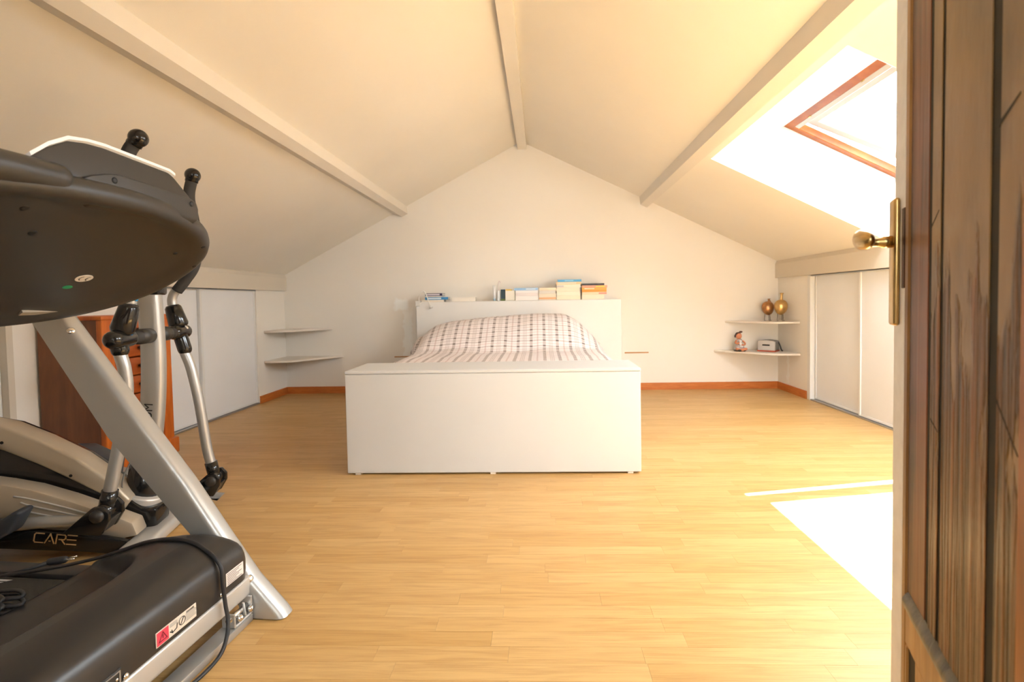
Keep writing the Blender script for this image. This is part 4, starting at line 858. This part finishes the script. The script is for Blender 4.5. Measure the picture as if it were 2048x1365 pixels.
for b, z in ((-0.352, 1.235), (-0.128, 1.225)): mk('screw_hole', lathe([(0.007, -0.002), (0.007, 0.001), (0.003, 0.0014), (0.0003, 0.0014)], 14, (-0.030, b, z), (1, 0, 0)), M_HOLE, fg, True)
mk('console_hump', xf(capsule((0, -0.40, 0), (0, 0.0, 0), 0.030, 18), Matrix.Translation((-0.040, -0.475, 1.212))), M_BLACKPL, con_o, True)
for b in (-0.62, -0.12): mk('hand_grip', capsule((-0.50, b, 1.01), (-0.72, b, 0.985), 0.018), M_FOAM, TM, True)

# power cord lying over the motor cover
def hp(a, b, dz=0.006): return (a, b, hood_z(a, b)+dz)
ct = thing('power_cord', 'black power cord draped over the treadmill motor cover', 'cord', (-0.893, 1.449, 0), math.atan2(-0.077, 0.997))
mk('cable', tube(catmull([(-0.95, -0.18, 0.153), (-0.86, -0.15, 0.156), (-0.72, -0.105, 0.16), (-0.60, -0.07, 0.168), (-0.47, -0.045, 0.190), hp(-0.38, -0.035), hp(-0.30, -0.035), hp(-0.20, -0.055), (-0.115, -0.075, 0.270), (-0.058, -0.098, 0.263), (-0.018, -0.113, 0.250), (0.008, -0.121, 0.226), (0.013, -0.124, 0.19), (0.014, -0.122, 0.155), (0.016, -0.120, 0.118), (0.024, -0.123, 0.08), (0.032, -0.14, 0.045), (0.036, -0.175, 0.016), (0.030, -0.24, 0.0055), (0.015, -0.33, 0.0055), (0.01, -0.45, 0.0055), (0.06, -0.60, 0.0055)], 8), 0.0052, 10), M_RUBBER, ct, True)
for i in range(7):
    z = 0.152+0.011*(i % 4); dx = 0.14+0.010*(i % 3)
    mk('coil', tube(catmull([(-0.80+dx, -0.36+0.014*i, z), (-0.72+dx, -0.335+0.014*i, z+0.004), (-0.665+dx+0.003*i, -0.305+0.015*i, z), (-0.672+dx, -0.288+0.015*i, z+0.006), (-0.73+dx, -0.295+0.014*i, z+0.008), (-0.82+dx, -0.32+0.014*i, z+0.006)], 6), 0.0052, 8), M_RUBBER, ct, True)
mk('tie_tail', tube(catmull([(-0.69, -0.215, 0.158), (-0.64, -0.185, 0.153), (-0.60, -0.17, 0.151), (-0.57, -0.165, 0.151)], 5), 0.004, 8), M_RUBBER, ct, True)
pl_ = thing('plug', 'black two-pin plug lying beyond the treadmill belt', 'plug', (-1.513, 1.482, 0.1525), 0.35)
mk('body', join(capsule((-0.022, 0, 0.012), (0.012, 0, 0.012), 0.011, 12), tube([(-0.02, 0, 0.012), (-0.07, -0.012, 0.004), (-0.12, -0.03, 0.004)], [0.007, 0.005, 0.004], 10)), M_RUBBER, pl_, True)
for q in (-0.008, 0.008): mk('pin', cyl((0.02, q, 0.013), (0.042, q, 0.014), 0.0022, 8), M_CHROME, pl_, True)

# ------------------------------------------------------------------ elliptical trainer (local x = forward, y = far side, z up)
EL = thing('elliptical_trainer', 'silver and black elliptical trainer standing behind the treadmill', 'elliptical trainer', (-1.623, 2.04, 0), math.radians(14))
mast_path = catmull([(-0.075, 0, 0.06), (-0.062, 0, 0.22), (-0.030, 0, 0.40), (-0.012, 0, 0.56), (-0.004, 0, 0.73), (-0.006, 0, 0.88), (-0.010, 0, 1.004)], 8)
def rrect_tube(path, hx, hy, r, n=4):
    """rounded-rectangle section swept along a path in the xz plane"""
    sec = []
    for cx_, cy_, a0 in ((hx-r, hy-r, 0), (-hx+r, hy-r, PI/2), (-hx+r, -hy+r, PI), (hx-r, -hy+r, 1.5*PI)):
        for i in range(n+1): q = a0+PI/2*i/n; sec.append((cx_+r*math.cos(q), cy_+r*math.sin(q)))
    m_ = len(sec); V, Fc = [], []; P = [Vector(p) for p in path]
    for i, p in enumerate(P):
        t_ = (P[min(i+1, len(P)-1)]-P[max(i-1, 0)]).normalized(); ax_ = Vector((t_.z, 0, -t_.x))
        for sx_, sy_ in sec: V.append(p+ax_*sx_+Vector((0, sy_, 0)))
    for i in range(len(P)-1):
        for k in range(m_): Fc.append([i*m_+k, i*m_+(k+1) % m_, (i+1)*m_+(k+1) % m_, (i+1)*m_+k])
    return V, Fc+[list(range(m_))[::-1], list(range((len(P)-1)*m_, len(P)*m_))]
mast = mk('mast', rrect_tube(mast_path, 0.043, 0.032, 0.026), M_SILVER, EL, auto=40)
text('mast_lettering', 'MAXIUM', 0.046, frame((-0.024, -0.0325, 0.462), (0.12, 0, 1), (-1, 0, 0.12)), M_INK, mast, 0.0004, 1.0)
bev('mast_collar', box(-0.062, 0.042, -0.040, 0.040, 1.0, 1.055), M_GLOSSBLK, EL, 0.010, 3)
bev('computer', prism([(-0.09, 1.055), (0.035, 1.055), (0.05, 1.20), (0.01, 1.235), (-0.10, 1.11)], -0.11, 0.11), M_GLOSSBLK, EL, 0.012, 3)
mk('pivot_bar', cyl((-0.002, -0.25, 0.832), (-0.002, 0.25, 0.832), 0.024, 18), M_FOAM, EL, True)
for s in (-1, 1): mk('pivot_sleeve', cyl((-0.002, s*0.035, 0.832), (-0.002, s*0.115, 0.832), 0.031, 18), M_BLACKPL, EL, True)
def arm(s, low, high, grip):
    w = s*0.235; e0, z0 = 0.0, 0.832
    P = lambda L_: [(e, w, z) for e, z in L_]
    tb = mk('lower_arm', tube(catmull(P(low), 8), 0.0215, 16), M_SILVER, EL, True)
    hub = mk('pivot_hub', join(capsule((-0.002, w-0.045, z0), (-0.002, w+0.045, z0), 0.034, 18), capsule((low[0][0], w, z0-0.010), (low[1][0], w, low[1][1]+0.016), 0.029, 16)), M_GLOSSBLK, EL, True)
    c0_, c1_ = Vector((0.0, w, z0+0.022)), Vector((high[0][0], w, high[0][1]))
    mk('clamp', tube([c0_, c0_+(c1_-c0_)*0.04, c0_+(c1_-c0_)*0.15, c0_+(c1_-c0_)*0.9, c1_], [0.028, 0.036, 0.040, 0.033, 0.026], 18), M_GLOSSBLK, hub, True)
    mk('pivot_sticker', lathe([(0.009, -0.002), (0.009, 0.0012), (0.0005, 0.0014)], 14, (0.0245, w+0.012, z0+0.020), (0.8, -0.1, 0.6)), M_BLUESTK if s < 0 else M_STICK, hub, True)
    up = mk('upper_arm', tube(catmull(P(high), 8), 0.019, 14), M_SILVER, EL, True)
    gp = catmull(P(grip), 8); mk('foam_grip', tube(gp, 0.0235, 16), M_FOAM, EL, True)
    d = (gp[-1]-gp[-2]).normalized(); mk('end_cap', join(ball(gp[-1]+d*0.012, 0.033, 18, 12), cyl(gp[-1]-d*0.02, gp[-1]+d*0.01, 0.0265, 16)), M_GLOSSBLK, EL, True)
    if s < 0: mk('tube_sticker', lathe([(0.010, -0.002), (0.010, 0.0012), (0.0005, 0.0014)], 14, (0.056, w-0.003, 0.982), (1, -0.15, 0)), M_BLUESTK, up, True)
    # foot joint
    ee, ez = low[-1]; d2 = (Vector((low[-1][0], 0, low[-1][1]))-Vector((low[-2][0], 0, low[-2][1]))).normalized()
    jt = mk('joint_socket', tube([Vector((ee, w, ez))-d2*0.02, Vector((ee, w, ez))+d2*0.05], 0.0265, 16), M_GLOSSBLK, EL, True)
    je, jz = ee+d2.x*0.062, ez+d2.z*0.062
    br = [(je+0.036, jz+0.012), (je+0.016, jz+0.038), (je-0.016, jz+0.036), (je-0.115, jz-0.050), (je+0.008, jz-0.068), (je+0.036, jz-0.02)]
    bj = bev('joint_bracket', prism(br, w-0.055, w-0.036), M_GLOSSBLK, jt, 0.004, 2); bev('joint_bracket', prism(br, w+0.036, w+0.055), M_GLOSSBLK, jt, 0.004, 2)
    bev('joint_bridge', prism([(je+0.010, jz-0.015), (je+0.034, jz-0.018), (je+0.006, jz-0.066), (je-0.08, jz-0.05)], w-0.037, w+0.037), M_BLACKPL, jt, 0.003, 1)
    mk('joint_axle', cyl((je, w-0.034, jz+0.006), (je, w+0.034, jz+0.006), 0.030, 16), M_GLOSSBLK, jt, True)
    for q in (-1, 1): mk('axle_cap', lathe([(0.024, 0), (0.024, 0.004), (0.018, 0.011), (0.001, 0.014)], 18, (je, w+q*0.054, jz+0.004), (0, q, 0)), M_BLACKPL, jt, True)
    return je, jz
jn = arm(-1, [(-0.012, 0.822), (-0.006, 0.775), (0.006, 0.715), (0.008, 0.62), (-0.020, 0.453), (-0.064, 0.246)], [(0.034, 0.962), (0.036, 1.0), (0.030, 1.06), (0.020, 1.2), (0.015, 1.3)],
         [(0.018, 1.22), (0.012, 1.32), (0.025, 1.43), (0.050, 1.522), (0.078, 1.568)])
jf = arm(1, [(0.000, 0.80), (0.018, 0.735), (0.042, 0.655), (0.070, 0.49), (0.094, 0.28), (0.112, 0.190)], [(-0.026, 0.955), (-0.026, 0.985), (-0.014, 1.015), (0.016, 1.05), (0.05, 1.09)],
         [(-0.005, 1.022), (0.032, 1.072), (0.072, 1.14), (0.090, 1.25), (0.075, 1.36), (0.062, 1.46), (0.078, 1.545)])
# body: drive housing, silver fairing band, nose around the mast
top_l = [(-0.98, 0.30), (-0.90, 0.44), (-0.76, 0.525), (-0.62, 0.535), (-0.486, 0.497), (-0.368, 0.432), (-0.247, 0.352), (-0.14, 0.254), (-0.07, 0.165), (-0.03, 0.13), (0.02, 0.125)]
bot_l = [(0.02, 0.05), (-0.05, 0.045), (-0.16, 0.05), (-0.5, 0.05), (-0.95, 0.05), (-1.0, 0.15)]
body = bev('drive_housing', prism(top_l+bot_l, -0.085, 0.030), M_GLOSSBLK, EL, 0.012, 2)
band_t = top_l[1:9]; band_b = [(-0.86, 0.39), (-0.76, 0.435), (-0.62, 0.446), (-0.49, 0.410), (-0.372, 0.343), (-0.25, 0.263), (-0.159, 0.200), (-0.095, 0.13)]
fp = [(e+0.004, z+0.008) for e, z in band_t]+list(reversed(band_b))
fr = bev('fairing', prism(fp, -0.098, 0.0), M_BEIGES, EL, 0.012, 3)
for e, z in ((-0.485, 0.440), (-0.265, 0.292)): mk('screw_hole', lathe([(0.006, -0.002), (0.006, 0.001), (0.003, 0.0014), (0.0003, 0.0014)], 12, (e, -0.098, z), (0, -1, 0)), M_HOLE, fr, True)
# nose: half round plan
def nose(r0, x0, z0, z1, lip=0.0):
    pl = [(-0.20, -r0), (x0, -r0)]+[(x0+r0*math.sin(PI*i/14), -r0*math.cos(PI*i/14)) for i in range(1, 14)]+[(x0, r0), (-0.20, r0)]
    return prism(pl, z0, z1, 'xy')
bev('nose_block', nose(0.066, -0.062, 0.035, 0.095), M_GLOSSBLK, EL, 0.006, 2)
nr = xf(nose(0.074, -0.060, 0.0, 0.040), Matrix.Translation((0, 0, 0.118)) @ Matrix.Rotation(math.radians(18), 4, 'Y'))
bev('nose_collar', ([(v[0]*0.93+(-0.01), v[1], v[2]-0.006) for v in nr[0]], nr[1]), M_SILVER2, EL, 0.008, 3, label='bright silver collar around the mast foot')
mk('mast_boot', tube([(-0.070, 0, 0.10), (-0.066, 0, 0.20), (-0.056, 0, 0.30)], [(0.062, 0.055), (0.058, 0.048), (0.050, 0.040)], 20), M_GLOSSBLK, EL, True)
# near pedal rail with ribbed cover, dark pedal and lettered side plate
for s in (-1, 1):
    lift = 0.0 if s < 0 else -0.01
    w0, w1 = sorted((s*0.205, s*0.285)) if s > 0 else (-0.180, -0.100)
    cov = [(-0.80, 0.345), (-0.62, 0.330), (-0.50, 0.318), (-0.441, 0.303), (-0.349, 0.275), (-0.239, 0.226), (-0.135, 0.173), (-0.020, 0.112), (-0.005, 0.060), (-0.06, 0.052), (-0.179, 0.090), (-0.355, 0.122), (-0.5, 0.130), (-0.8, 0.16)]
    if s > 0: cov = [(e+0.16, max(0.04, z-0.095)) for e, z in cov]
    pr = bev('pedal_rail', prism(cov, w0, w1), M_BEIGES if s < 0 else M_SILVER, EL, 0.008, 2)
    if s < 0:
        for k, dz in enumerate((0.030, 0.055, 0.080)):
            L0 = [(-0.40+0.02*k, 0.285-dz), (-0.349, 0.270-dz), (-0.239, 0.222-dz*0.85), (-0.15+0.0*k, 0.176-dz*0.6)]
            mk('rib', tube(catmull([(e, w0-0.001, z) for e, z in L0], 5), 0.0032, 8), M_SILVER2, pr, True)
        mk('tread_bar', tube(catmull([(-0.44, w0-0.012, 0.150), (-0.30, w0-0.014, 0.152), (-0.16, w0-0.010, 0.140)], 5), [0.022]*11, 12), M_SILVER, pr, True)
        sp_ = bev('side_plate', prism([(-0.60, 0.110), (-0.436, 0.118), (-0.345, 0.130), (-0.2, 0.104), (-0.085, 0.070), (-0.004, 0.044), (-0.019, 0.010), (-0.10, 0.012), (-0.171, 0.028), (-0.437, 0.072), (-0.60, 0.075)], w0-0.025, w0-0.0015), M_GLOSSBLK, EL, 0.004, 2)
        G = {'C': [[(1, 1), (.14, 1), (0, .84), (0, .16), (.14, 0), (1, 0)]], 'A': [[(0, 0), (.5, 1), (1, 0)], [(.45, .22), (.55, .22)]], 'R': [[(0, 0), (0, 1), (.85, 1), (1, .86), (1, .62), (.85, .46), (.3, .46)], [(.55, .46), (1, 0)]], 'E': [[(0, 1), (1, 1)], [(0, .5), (.94, .5)], [(0, 0), (1, 0)]]}
        quads = []
        for li, ch_ in enumerate('CARE'):
            for pl in G[ch_]:
                for p_, q_ in zip(pl, pl[1:]):
                    A_, B_ = Vector((li*0.0355+p_[0]*0.029, p_[1]*0.034)), Vector((li*0.0355+q_[0]*0.029, q_[1]*0.034)); d_ = (B_-A_).normalized()*0.0022; n_2 = Vector((-d_.y, d_.x))
                    quads.append(prism([tuple(A_-d_-n_2), tuple(B_+d_-n_2), tuple(B_+d_+n_2), tuple(A_-d_+n_2)], 0.0, 0.0006, 'xy'))
        mk('care_lettering', xf(join(*quads), frame((-0.330, w0-0.0251, 0.086), (1, 0, -0.20), (0.0, 0, 1))), mat('champagne_print', lin(196, 164, 120), 0.5), sp_)
        mk('bolt', ball((-0.02, w0-0.030, 0.020), 0.011, 12, 8), M_CHROME, sp_, True)
        pd = bev('pedal', prism([(-0.78, 0.17), (-0.70, 0.110), (-0.44, 0.108), (-0.355, 0.150), (-0.315, 0.225), (-0.335, 0.232), (-0.40, 0.190), (-0.66, 0.185), (-0.76, 0.215)], w0-0.10, w0-0.026), M_BLUEDARK, EL, 0.012, 3, label='dark blue rubber footplate')
    else:
        bev('pedal', prism([(-0.50, 0.345), (-0.43, 0.352), (-0.334, 0.348), (-0.222, 0.278), (-0.235, 0.20), (-0.43, 0.235), (-0.52, 0.27)], 0.10, 0.20), M_BLUEDARK, EL, 0.012, 3)
        mk('red_cap', ball((-0.322, 0.098, 0.272), 0.010, 12, 8), mat('red_plastic', lin(232, 70, 40), 0.4), EL, True)
bev('front_stabiliser', box(-0.035, 0.062, -0.275, 0.275, 0.004, 0.052), M_SILVER2, EL, 0.018, 3)
for q in (-0.26, 0.21): bev('stabiliser_foot', box(-0.03, 0.055, q, q+0.05, 0.0, 0.012), M_HOLE, EL, 0.003, 1)
bev('rear_stabiliser', box(-0.90, -0.84, -0.26, 0.26, 0.0, 0.052), M_SILVER2, EL, 0.014, 3)
mk('sensor_wire', tube(catmull([(-0.05, -0.05, 0.40), (-0.075, -0.052, 0.33), (-0.10, -0.07, 0.26), (-0.105, -0.075, 0.20)], 5), 0.003, 8), M_GREYINK, EL, True)
